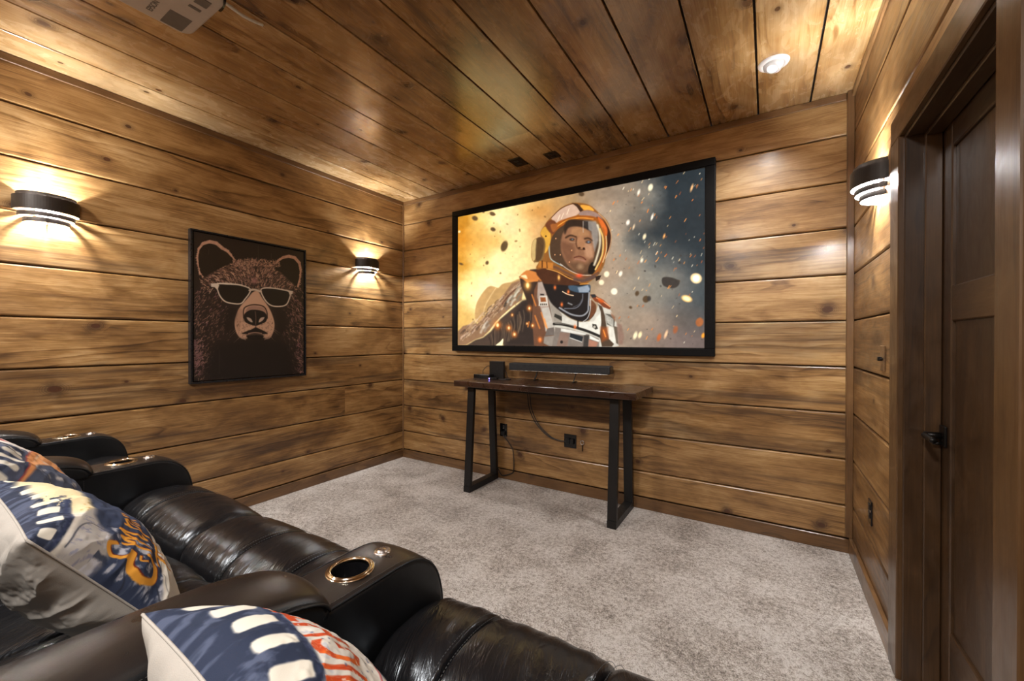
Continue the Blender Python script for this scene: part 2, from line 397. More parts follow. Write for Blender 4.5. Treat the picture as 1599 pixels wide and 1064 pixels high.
# door: jamb, casing, slab of stiles, rails and panels
XD = W+.095
dr = woodbox('door_1', (XD+.012, D1+.012, .01), (XD+.030, D0-.012, DT-.012), 'alder', grain='Z', tone=.5, kind='structure')
def dpart(name, lo, hi, grain, tone=.5, bev=.004):
    o = woodbox(name, lo, hi, 'alder', None, grain, bev, tone); mw = o.matrix_world.copy()
    bpy.context.view_layer.update(); mw = o.matrix_world.copy(); o.parent = dr; o.matrix_parent_inverse = dr.matrix_world.inverted(); return o
bpy.context.view_layer.update()
ys0, ys1 = D0-.012, D1+.012; sw = .088
for lo_y, hi_y in ((ys0-sw, ys0), (ys1, ys1+sw)): dpart('stile', (XD, lo_y, .012), (XD+.035, hi_y, DT-.014), 'Z', .42)
for z0, z1, tn in ((1.925, DT-.014, .35), (1.336, 1.455, .62), (.012, .278, .45)): dpart('rail', (XD+.001, ys1+sw, z0), (XD+.034, ys0-sw, z1), 'Y', tn)
for z0, z1 in ((.278, 1.336), (1.455, 1.925)): dpart('panel', (XD+.011, ys1+sw, z0), (XD+.028, ys0-sw, z1), 'Z', .5, .001)
# jamb
woodbox('trim_6', (W-.004, D0-.012, 0), (XD+.05, D0, DT), 'alder', grain='Z', tone=.42, kind='structure')
woodbox('trim_7', (W-.004, D1, 0), (XD+.05, D1+.012, DT), 'alder', grain='Z', tone=.5, kind='structure')
woodbox('trim_8', (W-.004, D1+.012, DT-.012), (XD+.05, D0-.012, DT), 'alder', grain='Y', tone=.4, kind='structure')
woodbox('trim_9', (W+.048, D0-.026, 0), (XD-.001, D0-.012, DT-.012), 'alder', grain='Z', tone=.52, kind='structure')
woodbox('trim_10', (W+.048, D1+.026, DT-.026), (XD-.001, D0-.026, DT-.012), 'alder', grain='Y', tone=.5, kind='structure')
woodbox('trim_11', (W+.048, D1+.012, 0), (XD-.001, D1+.026, DT-.012), 'alder', grain='Z', tone=.5, kind='structure')
# casing
woodbox('trim_12', (W-.020, D0-.002, 0), (W, D0+.112, DT+.0), 'alder', grain='Z', tone=.80, kind='structure')
woodbox('trim_13', (W-.020, D1-.105, 0), (W, D1+.002, DT+.0), 'alder', grain='Z', tone=.85, kind='structure')
woodbox('trim_14', (W-.020, D1-.105, DT+.0005), (W, D0+.112, DT+.095), 'alder', grain='Y', tone=.82, kind='structure')
woodbox('wall_hall', (XD+.06, D1-.3, 0), (XD+.08, D0+.3, 2.3), 'alder', grain='Z', tone=.3, kind='structure')
# handle
hz, hy = .935, -1.118
hp = box('door_handle', (XD-.008, hy-.028, hz-.036), (XD, hy+.028, hz+.036), M['bronze'], None, .003)
v1, f1 = tube_vf([(XD-.006, hy, hz), (XD-.052, hy, hz)], .011, 12)
v2, f2 = tube_vf(spline([(XD-.048, hy, hz), (XD-.055, hy-.02, hz), (XD-.056, hy-.06, hz+.001), (XD-.054, hy-.105, hz-.002)], 5), .0095, 10)
lv = link('lever', mesh('lever', v1+v2, f1+[tuple(i+len(v1) for i in q) for q in f2]), M['bronze'], smooth=True)
tube('turn_piece', [(XD-.006, hy, hz-.028), (XD-.03, hy, hz-.028)], .005, M['bronze'])
bpy.context.view_layer.update()
for nm in ('lever', 'turn_piece'):
    o = bpy.data.objects[nm]; o.parent = hp; o.matrix_parent_inverse = hp.matrix_world.inverted()
bpy.context.view_layer.update()
hp.parent = dr; hp.matrix_parent_inverse = dr.matrix_world.inverted()

# ------------------------------------------------------------------ sconces
def half_shell(r, y_off, z0, z1, th=.004, seg=36, sx=.88):
    """open half drum against the wall; local +x away from the wall"""
    v = []; f = []
    for k in range(seg+1):
        a = -PI/2+PI*k/seg
        c, s = math.cos(a), math.sin(a)
        for rr in (r, r-th):
            for z in (z0, z1): v.append((c*rr*sx, s*rr, z))
    for k in range(seg):
        a = k*4; b = a+4
        f += [(a, b, b+1, a+1), (a+2, a+3, b+3, b+2), (a+1, b+1, b+3, a+3), (a, a+2, b+2, b)]
    f += [(0, 1, 3, 2), (4*seg, 4*seg+2, 4*seg+3, 4*seg+1)]
    me = mesh('shade', v, f)
    me.materials.append(M['shade_outer']); me.materials.append(M['shade_inner'])
    for p in me.polygons:
        c = p.center; inner = (c.x/sx)**2+c.y**2 < (r-th*.75)**2
        if inner: p.material_index = 1
    return me
def sconce(y, z, side, label, gain=1.0):
    """side +1: on the left wall facing +x; -1 on the right wall"""
    x0 = 0 if side > 0 else W
    t = empty('wall_sconce', (x0, y, z), label, 'wall lamp', 'three tier wall sconces')
    if side < 0: t.rotation_euler = (0, 0, PI)
    link('shade_ring', half_shell(.112, 0, .040, .066), None, t)
    link('shade_ring', half_shell(.125, 0, -.028, .046), None, t)
    link('shade_ring', half_shell(.108, 0, -.058, -.036), None, t)
    link('shade_ring', half_shell(.088, 0, -.086, -.064), None, t)
    bm = bmesh.new(); add_box(bm, (0.0005, -.045, -.05), (.014, .045, .03), .003)
    add_box(bm, (.01, -.006, -.088), (.016, .006, .064))
    for z_ in (.052, -.047, -.075, .01): add_box(bm, (.01, -.005, z_-.003), (.090 if z_ > -.06 else .072, .005, z_+.001))
    link('wall_bracket', bm_mesh('wall_bracket', bm), M['shade_inner'], t)
    revolve('bulb', [(0, -.03), (.012, -.028), (.018, -.012), (.018, .008), (.010, .024), (0, .028)], M['bulb'], t, (x0, y, z), seg=16)
    bpy.data.objects[-1] if False else None
    for o in t.children:
        if o.name.startswith('bulb'): o.location = (.052, 0, -.004)
    l = lamp('sconce_lamp', 'POINT', (x0+side*.052, y, z-.004), SCONCE_W*gain, (1, .985, .965), .022)
    return t
sconce(-2.575, 1.975, 1, 'half drum wall sconce on left wall above the recliners, left of bear picture')
sconce(-.482, 1.985, 1, 'half drum wall sconce on left wall between bear picture and corner')
sconce(-.700, 1.985, -1, 'half drum wall sconce beside the door casing on right wall', 1.3)

# ------------------------------------------------------------------ ceiling fittings
t = empty('ceiling_downlight', (3.357, -.545, H), 'white round gimbal downlight in the plank ceiling near the right wall', 'ceiling light')
revolve('trim_ring', [(.048, -.001), (.050, -.010), (.056, -.013), (.070, -.006), (.073, 0)], M['white'], t, (3.357, -.545, H), seg=40)
g = revolve('gimbal', [(.0, -.030), (.020, -.031), (.036, -.028), (.044, -.020), (.047, .0), (.047, .012)], M['white'], t, (3.357, -.545, H-.004), seg=32)
g.rotation_euler = (math.radians(-16), math.radians(14), 0)
g2 = revolve('lens', [(0, 0), (.021, 0), (.024, .003)], M['lens'], None, (0, 0, -.033), seg=24); g2.parent = g; g2.location = (0, 0, -.0325)
def ceil_plate(x0, x1, y0, y1, label):
    t = box('ceiling_outlet', (x0, y0, H-.006), (x1, y1, H), M['gloss_black'], None, .0015); tag(t, label, 'outlet plate')
    cx, cy = (x0+x1)/2, (y0+y1)/2
    for dy in (-.025, .025): box('socket', (cx-.02, cy+dy-.014, H-.0085), (cx+.02, cy+dy+.014, H-.006), M['black_plastic'], t, .001)
ceil_plate(1.520, 1.630, -.297, -.145, 'black outlet plate on the ceiling, left one, beside the pale short plank')
ceil_plate(1.818, 1.925, -.243, -.130, 'black outlet plate on the ceiling, right one, nearest the screen top')

# projector
px0, px1, py0, py1, pz0, pz1 = 1.325, 1.655, -2.68, -2.405, 2.50, 2.60
t = empty('projector', (1.49, -2.54, 2.60), 'white ceiling projector with grey label under its body', 'projector')
bm = bmesh.new(); add_box(bm, (px0-1.49, py0+2.54, pz0-2.6), (px1-1.49, py1+2.54, 0))
ve = [e for e in bm.edges if abs(e.verts[0].co.z-e.verts[1].co.z) > .05]
bmesh.ops.bevel(bm, geom=ve, offset=.046, segments=7, profile=.5, affect='EDGES')
he = [e for e in bm.edges if abs(e.verts[0].co.z-e.verts[1].co.z) < 1e-4 and len(e.link_faces) == 2 and e.calc_face_angle(0) > .5]
bmesh.ops.bevel(bm, geom=he, offset=.006, segments=2, profile=.5, affect='EDGES')
link('shell', bm_mesh('shell', bm), M['proj'], t)
box('front_grille', (1.36, py1-.001, 2.52), (1.45, py1+.002, 2.58), M['black_plastic'], t, .001)
rv = revolve('lens_barrel', [(.034, 0), (.036, .018), (.028, .018), (.026, .006), (0, .004)], M['gloss_black'], t, (1.57, py1-.002, 2.552), seg=28); rv.rotation_euler = (-PI/2, 0, 0)
box('foot_pad', (1.555, -2.475, pz0-.002), (1.60, -2.435, pz0+.001), M['proj_dark'], t, .0005)
box('foot_pad', (1.515, -2.478, pz0-.0015), (1.530, -2.440, pz0+.001), M['proj_dark'], t, .0005)
box('rating_label', (1.340, -2.505, pz0-.0008), (1.440, -2.436, pz0+.001), M['proj_dark'], t)
def text(name, body, size, mat, parent, R, loc, extrude=.0003, font_off=0.0, align='CENTER', shear=0):
    cu = bpy.data.curves.new(name, 'FONT'); cu.body = body; cu.size = size; cu.extrude = extrude; cu.offset = font_off; cu.align_x = align; cu.align_y = 'CENTER'; cu.shear = shear
    o = bpy.data.objects.new('tmp', cu); C.objects.link(o); dg = bpy.context.evaluated_depsgraph_get()
    me = bpy.data.meshes.new_from_object(o.evaluated_get(dg)); bpy.data.objects.remove(o); bpy.data.curves.remove(cu)
    o = link(name, me, mat, parent); m = R.to_4x4(); m.translation = Vector(loc) - parent_off(parent); o.matrix_local = m; return o
text('brand_lettering', 'EPSON', .026, M['proj_dark'], t, Matrix(((1, 0, 0), (0, -1, 0), (0, 0, -1))), (1.405, -2.545, pz0-.0004), .0002, .0006)
box('ceiling_bracket', (1.44, -2.60, 2.60), (1.54, -2.48, 2.612), M['white'], t, .002)
v1, f1 = tube_vf([(1.49, -2.54, 2.61), (1.49, -2.54, 2.735)], .02, 16)
link('drop_pole', mesh('drop_pole', [p-parent_off(t) for p in v1], f1), M['white'], t, smooth=True)
bpy.data.objects['drop_pole'].location = (0, 0, 0)
revolve('ceiling_rose', [(.0, -.014), (.05, -.013), (.055, 0)], M['white'], t, (1.49, -2.54, H), seg=28)
cb = tube('projector_cable', spline([(1.60, -2.69, 2.55), (1.60, -2.74, 2.60), (1.52, -2.70, 2.70), (1.36, -2.45, 2.728), (1.335, -2.29, 2.728), (1.327, -2.20, 2.724), (1.330, -2.12, 2.735)], 10), .007, M['white']); tag(cb, 'white cable clipped to the ceiling beside the projector', 'cable')

# ------------------------------------------------------------------ console table
TZ, TT = .925, .047
t = empty('console_table', (1.87, -.26, 0), 'dark walnut console table with black trapezoid steel legs below the screen', 'table')
def live_top():
    nx, ny = 60, 8; x0, x1, y0, y1 = 1.120, 2.622, -.500, -.030; v = []
    for zz in (0, 1):
        for j in range(ny+1):
            for i in range(nx+1):
                a, b = i/nx, j/ny; x = x0+(x1-x0)*a; y = y0+(y1-y0)*b
                if j == 0: y += .004*math.sin(a*9)+.003*math.sin(a*31+1)+(.004 if zz == 0 else 0)
                v.append((x-1.87, y+.26, TZ-(0 if zz else TT)+(0)))
    n = (nx+1)*(ny+1); f = [tuple(q) for q in grid_faces(nx+1, ny+1)]; F = [tuple(i+n for i in q) for q in f] + [q[::-1] for q in f]
    ring = [i for i in range(nx+1)] + [j*(nx+1)+nx for j in range(1, ny+1)] + [ny*(nx+1)+i for i in range(nx-1, -1, -1)] + [j*(nx+1) for j in range(ny-1, 0, -1)]
    for a, b in zip(ring, ring[1:]+ring[:1]): F.append((a, b, b+n, a+n))
    return mesh('table_top', v, F)
o = link('table_top', live_top(), M['walnut'], t); o.color = (.37, .55, .5, 1)
md = o.modifiers.new('bevel', 'BEVEL'); md.width = .004; md.segments = 2; md.angle_limit = .9
def bar(name, p0, p1, w, d, parent, mat):
    """square tube from p0 to p1; w along x, d along y"""
    off = parent_off(parent); v = []
    for p in (p0, p1):
        for sx, sy in ((-1, -1), (1, -1), (1, 1), (-1, 1)): v.append((p[0]+sx*w/2-off[0], p[1]+sy*d/2-off[1], p[2]-off[2]))
    f = [(0, 1, 5, 4), (1, 2, 6, 5), (2, 3, 7, 6), (3, 0, 4, 7), (3, 2, 1, 0), (4, 5, 6, 7)]
    o = link(name, mesh(name, v, f), mat, parent); b = o.modifiers.new('bevel', 'BEVEL'); b.width = .0025; b.segments = 2; return o
for x in (1.225, 2.452):
    bar('leg', (x, -.435, .05), (x, -.385, TZ-TT-.03), .064, .032, t, M['black_metal'])
    bar('leg', (x, -.050, .05), (x, -.095, TZ-TT-.03), .064, .032, t, M['black_metal'])
    box('foot_rail', (x-.032, -.456, 0.0), (x+.032, -.030, .05), M['black_metal'], t, .0025)
    box('top_rail', (x-.032, -.405, TZ-TT-.03), (x+.032, -.080, TZ-TT-.0005), M['black_metal'], t, .0025)
box('apron', (1.26, -.395, TZ-TT-.028), (2.42, -.375, TZ-TT-.0005), M['black_metal'], t, .002)

# soundbar
t = empty('soundbar', (1.888, -.105, TZ), 'long dark grey soundbar on the console table', 'speaker')
bm = bmesh.new(); add_box(bm, (-.446, -.045, .078), (.446, .045, .142), .012, 3)
link('speaker_body', bm_mesh('speaker_body', bm), M['grey_fabric'], t, smooth=False)
bm = bmesh.new(); add_box(bm, (.444, -.040, .083), (.449, .040, .137), .002); link('end_cap', bm_mesh('end_cap', bm), M['gloss_black'], t)
bm = bmesh.new(); add_box(bm, (-.43, -.046, .0775), (.43, -.030, .0795), .0008); link('bottom_strip', bm_mesh('bottom_strip', bm), M['steel'], t)
for x in (-.20, .148):
    v, f = tube_vf(spline([(x+.012, -.0, .08), (x+.006, -.012, .04), (x, -.03, .006)], 5), .006 if x < 0 else .004, 8)
    v2, f2 = tube_vf([(x-.001, -.04, .005), (x-.001, .035, .005)], .005, 8)
    link('stand_foot', mesh('stand_foot', v+v2, f+[tuple(i+len(v) for i in q) for q in f2]), M['black_metal'], t, smooth=True)

# small boxes
t = box('media_box', (1.222, -.125, TZ), (1.372, -.095, TZ+.148), M['black_plastic'], None, .004); tag(t, 'square black streaming box standing upright left of the soundbar', 'electronics')
text('logo_mark', '\u2197', .05, M['grey_fabric'], t, R_back, (1.300, -.1255, TZ+.082), .0003)
t = box('media_receiver', (1.085+.045, -.235, TZ), (1.290, -.150, TZ+.035), M['gloss_black'], None, .004); tag(t, 'flat black receiver box lying at left end of the table', 'electronics')
t.rotation_euler = (0, 0, math.radians(4))
t = box('usb_hub', (1.305, -.27, TZ), (1.395, -.225, TZ+.018), M['gloss_black'], None, .003); tag(t, 'tiny black hub with a glowing blue light on the table', 'electronics')
box('status_light', (1.318, -.2715, TZ+.006), (1.326, -.2695, TZ+.012), M['led'], t)
c = tube('box_cable', spline([(1.235, -.10, TZ+.09), (1.185, -.10, TZ+.10), (1.150, -.12, TZ+.06), (1.165, -.14, TZ+.037)], 8), .003, M['black_plastic']); tag(c, 'thin black cable looping from streaming box to flat receiver', 'cable')
c = tube('box_cable', spline([(1.375, -.11, TZ+.07), (1.395, -.12, TZ+.06), (1.43, -.15, TZ+.02), (1.48, -.20, TZ+.005), (1.43, -.24, TZ+.005), (1.40, -.245, TZ+.009)], 8), .0035, M['black_plastic']); tag(c, 'black cable dropping right of streaming box down to the small hub', 'cable')
c = box('cable_plug', (1.455, -.225, TZ), (1.50, -.20, TZ+.012), M['gloss_black'], None, .003); tag(c, 'loose black plug on table left of the soundbar foot', 'plug')

# wall outlets and cables below
def cover(name, x0, x1, z0, z1, label, cat='outlet'):
    t = box(name, (x0, -.007, z0), (x1, 0, z1), M['gloss_black'], None, .0025); tag(t, label, cat); return t
t = cover('power_outlet', 1.258, 1.334, .384, .500, 'black power outlet with plug behind left table leg')
box('plug', (1.28, -.030, .398), (1.318, -.007, .432), M['black_plastic'], t, .004)
for z in (.455, .475): box('socket_slot', (1.288, -.0078, z), (1.305, -.0065, z+.008), M['steel'], t)
c = tube('power_cable', spline([(1.305, -.028, .40), (1.34, -.03, .37), (1.385, -.02, .31), (1.41, -.02, .26), (1.415, -.02, .10), (1.38, -.025, .06), (1.30, -.03, .035), (1.26, -.018, .06), (1.24, -.022, .10)], 8), .0045, M['black_plastic']); tag(c, 'black power cord hanging from outlet and looping near the carpet', 'cable')
t = cover('media_wall_plate', 1.900, 2.008, .372, .484, 'square black wall plate with cable brush opening under table')
v, f = [], []
bm = bmesh.new()
for k in range(14):
    a = random.uniform(-.03, .03); add_box(bm, (a-.008, -.016-random.random()*.004, -.018+random.uniform(-.008, .006)), (a+.008, -.006, .016+random.uniform(-.008, .006)), .002, 1)
link('brush_opening', bm_mesh('brush_opening', bm), M['black_plastic'], t, (.0, -.006, 0))
for k, dx in enumerate((0, .022)):
    c = tube('audio_cable', spline([(1.575+dx*.5, -.06, .878), (1.572+dx, -.045, .78), (1.585+dx, -.035, .66), (1.65+dx, -.03, .54), (1.76+dx, -.028, .45), (1.86+dx*.4, -.028, .426), (1.945, -.022, .428)], 8), .0042, M['black_plastic'])
    tag(c, ['black cable hanging under table to wall plate, outer of the pair', 'black cable hanging under table to wall plate, inner of the pair'][k], 'cable')
t = revolve('cable_ring', [(.012, 0), (.016, .003), (.020, 0), (.016, -.003), (.012, 0)], M['steel'], None, (2.062, -.012, .430), seg=20); t.rotation_euler = (PI/2, 0, 0); tag(t, 'small metal ring hook on the wall right of black plate', 'hook')
box('hook_screw', (2.060, -.012, .36), (2.064, -.001, .414), M['black_metal'], None)
o = bpy.data.objects['hook_screw']; bpy.context.view_layer.update(); o.parent = t; o.matrix_parent_inverse = t.matrix_world.inverted()
t = box('light_switch', (W-.006, -.790, 1.135), (W, -.715, 1.245), M['trim'], None, .002); tag(t, 'wooden switch plate with black toggle on right wall left of door', 'switch')
box('toggle', (W-.020, -.757, 1.178), (W-.006, -.735, 1.196), M['bronze'], t, .002); box('toggle', (W-.016, -.775, 1.182), (W-.006, -.760, 1.192), M['bronze'], t, .002)
t = box('wall_outlet', (W-.007, -.555, .375), (W, -.485, .49), M['gloss_black'], None, .0025); tag(t, 'black outlet plate low on the right wall', 'outlet')
for z in (.405, .445): box('socket', (W-.010, -.538, z), (W-.007, -.502, z+.028), M['black_plastic'], t, .001)

# ------------------------------------------------------------------ upholstery
def offset_profile(P):
    """unit normals (left of travel) of a 2D polyline"""
    n = len(P); N = []
    for i in range(n):
        a = P[max(i-1, 0)]; b = P[min(i+1, n-1)]; d = (b[0]-a[0], b[1]-a[1]); l = math.hypot(*d) or 1
        N.append((-d[1]/l, d[0]/l))
    return N
def resample(P, n):
    P = np.array(P, float); s = np.r_[0, np.cumsum(np.hypot(*np.diff(P, axis=0).T))]
    t = np.linspace(0, s[-1], n); return [(np.interp(q, s, P[:, 0]), np.interp(q, s, P[:, 1])) for q in t]
def curve2(P, n=10): return [(v.x, v.y) for v in spline([(a, b, 0) for a, b in P], n)]
from mathutils import noise as mn
def upholster(name, prof, x0, x1, mat, parent, nx=48, ny=60, r=.02, seams=(), puff=.0, groove=.014, crown=0, wr=0, wf=(9, 3), side=None):
    """prof: (y,z) polyline travelling so that its LEFT side is outside; extruded along x with rounded ends, seams and puffed panels"""
    P = resample(prof, ny); N = offset_profile(P); xc = (x0+x1)/2; hw = (x1-x0)/2
    xs = [xc+hw*math.sin(PI/2*(2*i/nx-1))*1.0 for i in range(nx+1)]
    xs = sorted(set([round(x, 5) for x in xs] + [round(s+d, 5) for s in seams for d in (-.024, -.014, -.009, -.006, -.0035, -.0015, 0, .0015, .0035, .006, .009, .014, .024)]))
    xs = [x for x in xs if x0 <= x <= x1]; off = parent_off(parent); v = []; cuts = [x0]+list(seams)+[x1]
    for j, (p, nn) in enumerate(zip(P, N)):
        for x in xs:
            e = min(x-x0, x1-x); d = 0
            if e < r: d -= r*(1-math.sqrt(max(0, 1-(1-e/r)**2)))
            k = max(i for i in range(len(cuts)-1) if cuts[i] <= x+1e-9)
            w = (x-cuts[k])/(cuts[k+1]-cuts[k]); w = min(max(w, 0), 1)
            d += puff*(4*w*(1-w))**.30 - puff*.5
            d += crown*(1-((x-xc)/hw)**2)
            for s in seams: d -= groove*math.exp(-((x-s)/.0045)**2)
            if wr:
                q = Vector((x*wf[0], p[0]*wf[1], p[1]*wf[1]))
                d += wr*(abs(mn.noise(q))*-1.6+.4) + wr*.5*mn.noise(q*2.3)
            v.append((x-off[0], p[0]+nn[0]*d-off[1], p[1]+nn[1]*d-off[2]))
    n = len(xs); F = grid_faces(n, len(P)); nf = len(F)
    F.append(tuple(j*n for j in range(len(P)))[::-1]); F.append(tuple(j*n+n-1 for j in range(len(P))))
    F.append(tuple(range(n))); F.append(tuple((len(P)-1)*n+i for i in range(n))[::-1])
    bm = bmesh.new(); bv = [bm.verts.new(q) for q in v]
    for f in F:
        try: bm.faces.new([bv[i] for i in f])
        except ValueError: pass
    me = bm_mesh(name, bm)
    o = link(name, me, [M[mat]] + ([M[side]] if side else []), parent)
    me.polygons.foreach_set('use_smooth', [len(p.vertices) == 4 for p in me.polygons])
    if side:
        for p in me.polygons:
            if len(p.vertices) > 4 or abs(p.normal.x) > .75: p.material_index = 1
    return o
def piping(name, P, x, parent, r=.0035, inset=.004):
    N = offset_profile(P); return tube(name, [(x, p[0]-n[0]*inset, p[1]-n[1]*inset) for p, n in zip(P, N)], r, M['leather_side'], parent, 8)
def stitches(parent, pts, name='stitching', step=.0075, ln=.0042, r=.0007):
    """a row of thread dashes along a 3D path, joined into one part"""
    P = [Vector(p) for p in pts]; s = [0]
    for a, b in zip(P, P[1:]): s.append(s[-1]+(b-a).length)
    V, F = [], []; off = parent_off(parent)
    def at(t):
        i = max(0, min(len(P)-2, next((k for k in range(len(s)-1) if s[k+1] >= t), len(P)-2))); q = (t-s[i])/max(1e-9, s[i+1]-s[i]); return P[i].lerp(P[i+1], q)
    t = 0
    while t+ln < s[-1]:
        v, f = tube_vf([at(t)-off, at(t+ln)-off], r, 4); F += [tuple(i+len(V) for i in q) for q in f]; V += v; t += step
    o = link(name, mesh(name, V, F), M['stitch'], parent); o['kind'] = 'stuff'; return o

sofa = empty('theater_sofa', (1.78, -2.75, 0), 'black leather four seat home theater sofa with cup holder arms', 'sofa')
AZ = .742
arm_prof = curve2([(-3.20, .06), (-3.20, .5), (-3.20, AZ-.01)], 4)[:-1] + [(-3.19, AZ)] + curve2([(-3.1, AZ), (-2.8, AZ), (-2.55, AZ), (-2.455, AZ), (-2.405, AZ-.008), (-2.365, AZ-.030), (-2.335, AZ-.066), (-2.318, AZ-.115), (-2.312, AZ-.17), (-2.318, .42), (-2.335, .2), (-2.34, .04)], 6)
pad_prof = curve2([(-3.25, AZ+.002), (-3.25, AZ+.06), (-3.15, AZ+.082), (-2.95, AZ+.080), (-2.82, AZ+.074), (-2.74, AZ+.062), (-2.685, AZ+.046), (-2.655, AZ+.026), (-2.643, AZ+.001)], 8)
ARMS = [(.105, .262), (.945, 1.100), (2.452, 2.612), (3.296, 3.452)]
def make_arm(x0, x1, detail):
    xc = (x0+x1)/2
    a = upholster('armrest', arm_prof, x0, x1, 'leather_smooth', sofa, nx=26, ny=110, r=.010, crown=.006, side='leather_side')
    hole = revolve('cutter', [(0, -.08), (.0415, -.08), (.0415, .05), (0, .05)], M['gloss_black'], None, (xc, -2.537, AZ), seg=48)
    b = a.modifiers.new('hole', 'BOOLEAN'); b.object = hole; b.operation = 'DIFFERENCE'; b.solver = 'EXACT'
    bpy.context.view_layer.update(); dg = bpy.context.evaluated_depsgraph_get()
    me = bpy.data.meshes.new_from_object(a.evaluated_get(dg)); a.modifiers.clear(); a.data = me
    bpy.data.objects.remove(hole)
    off = parent_off(sofa)
    # piping along both upper edges, from the back round the nose
    P = [p for p in resample(arm_prof, 150) if p[1] > .30 and (p[0] > -3.1)]
    P = [p for p in P if not (p[0] < -2.9 and p[1] < AZ-.02)]
    for x in (x0+.004, x1-.004):
        piping('piping', P, x, a, .0034, .002)
    if detail:
        for x in (x1-.012,):
            N = offset_profile(P); stitches(a, [(x, p[0]+n[0]*.0042, p[1]+n[1]*.0042) for p, n in zip(P, N)][:70])
        stitches(a, [(x1+.001, -2.665, AZ-.02), (x1+.001, -2.665, AZ-.10), (x1+.001, -2.66, AZ-.25)])
    # cup holder
    z = AZ+.006
    cup = revolve('cup_holder', [(.0525, -.001), (.0528, .0015), (.0500, .0026), (.0470, .0024), (.0462, .0046), (.0440, .0060), (.0412, .0052), (.0398, .0020), (.0396, -.004)], M['chrome'], a, (xc, -2.537, z), seg=56)
    revolve('cup_well', [(.0402, -.002), (.0390, -.03), (.0375, -.075), (0, -.076)], M['gloss_black'], a, (xc, -2.537, z), seg=40)
    revolve('recline_button', [(.0205, -.001), (.0200, .004), (.0165, .006), (.0150, .0035), (.0125, .0040), (.0110, .0075), (.0, .0080)], M['steel'], a, (xc, -2.446, z-.001), seg=36)
    # padded elbow cushion
    p = upholster('elbow_pad', pad_prof, x0-.012, x1+.012, 'leather_smooth', sofa, nx=30, ny=70, r=.020, crown=.016, side='leather_side')
    Q = [q for q in resample(pad_prof, 110) if q[1] > AZ+.004 and q[0] > -3.2]
    Qs = [(q[0]-.004 if q[0] > -2.7 else q[0], AZ+.002+(q[1]-AZ)*.78) for q in Q]
    for x in (x0-.0115, x1+.0115):
        tube('piping', [(x, q[0], q[1]) for q in Qs], .0032, M['leather_side'], p, 8)
    if detail: stitches(p, [(x1+.0100, q[0]-.002, q[1]+.0075) for q in Qs[:-6]])
for i, (a, b) in enumerate(ARMS): make_arm(a, b, i in (1, 2))

front_prof = curve2([(-2.570, .40), (-2.572, .52), (-2.562, .570), (-2.535, .598), (-2.49, .618), (-2.42, .624), (-2.36, .614), (-2.31, .588), (-2.275, .545), (-2.255, .48), (-2.25, .38), (-2.262, .24), (-2.28, .12)], 8)
rear_prof = curve2([(-3.10, .42), (-3.10, .56), (-3.05, .590), (-2.9, .600), (-2.75, .606), (-2.67, .604), (-2.625, .588), (-2.600, .55), (-2.596, .42)], 8)
back_prof = curve2([(-3.42, .30), (-3.47, .8), (-3.46, 1.08), (-3.42, 1.15), (-3.36, 1.16), (-3.30, 1.12), (-3.26, 1.0), (-3.19, .88), (-3.10, .76), (-3.045, .66), (-3.04, .56)], 8)
SEATS = [(.264, .943, (.46, .745)), (1.102, 1.688, (1.315,)), (1.692, 2.450, (1.985, 2.22)), (2.614, 3.294, (2.790, 3.070))]
for i, (x0, x1, sm) in enumerate(SEATS):
    f = upholster('front_cushion', front_prof, x0, x1, 'leather', sofa, nx=64, ny=72, r=.030, seams=sm, puff=.012, groove=.016, crown=.012, wr=.003 if i < 3 else .0045, wf=(26, 5) if i != 3 else (30, 6))
    P = resample(front_prof, 90)
    for s in sm:
        N = offset_profile(P)
        stitches(f, [(s+.010, p[0]+n[0]*.0165, p[1]+n[1]*.0165) for p, n in zip(P, N)][14:70])
        stitches(f, [(s-.010, p[0]+n[0]*.0165, p[1]+n[1]*.0165) for p, n in zip(P, N)][14:70])
    upholster('seat_cushion', [(q[0], q[1]+(.02 if i == 3 else 0)) for q in rear_prof], x0, x1, 'leather', sofa, nx=44, ny=50, r=.030, seams=sm, puff=.014, crown=.008, wr=.006, wf=(13, 9))
    upholster('backrest', back_prof, x0, x1, 'leather', sofa, nx=30, ny=50, r=.035, seams=sm, puff=.012, crown=.010, wr=.004)
box('seat_base', (.27, -3.40, .03), (.94, -2.31, .44), M['leather_side'], sofa, .01); box('seat_base', (1.105, -3.40, .03), (2.447, -2.31, .44), M['leather_side'], sofa, .01); box('seat_base', (2.617, -3.40, .03), (3.29, -2.31, .44), M['leather_side'], sofa, .01)
for x in (.18, 1.02, 2.53, 3.375):
    for y in (-3.1, -2.42): box('foot', (x-.025, y-.025, 0), (x+.025, y+.025, .06), M['black_plastic'], sofa, .004)

# ------------------------------------------------------------------ painting of flat prints on vertex grids
def homog(src, dst):
    A = []; B = []
    for (x, y), (u, v) in zip(src, dst):
        A += [[x, y, 1, 0, 0, 0, -u*x, -u*y], [0, 0, 0, x, y, 1, -v*x, -v*y]]; B += [u, v]
    h = np.linalg.solve(np.array(A, float), np.array(B, float)); return np.append(h, 1).reshape(3, 3)
def vnoise(X, Y, seed=0):
    xi = np.floor(X).astype(int); yi = np.floor(Y).astype(int); fx = X-xi; fy = Y-yi
    fx = fx*fx*(3-2*fx); fy = fy*fy*(3-2*fy)
    def h(a, b):
        n = (a*374761393 + b*668265263 + seed*974711) & 0x7fffffff; n = ((n ^ (n >> 13))*1274126177) & 0x7fffffff
        return ((n ^ (n >> 16)) & 0xffff)/65535.0
    return (h(xi, yi)*(1-fx)+h(xi+1, yi)*fx)*(1-fy)+(h(xi, yi+1)*(1-fx)+h(xi+1, yi+1)*fx)*fy
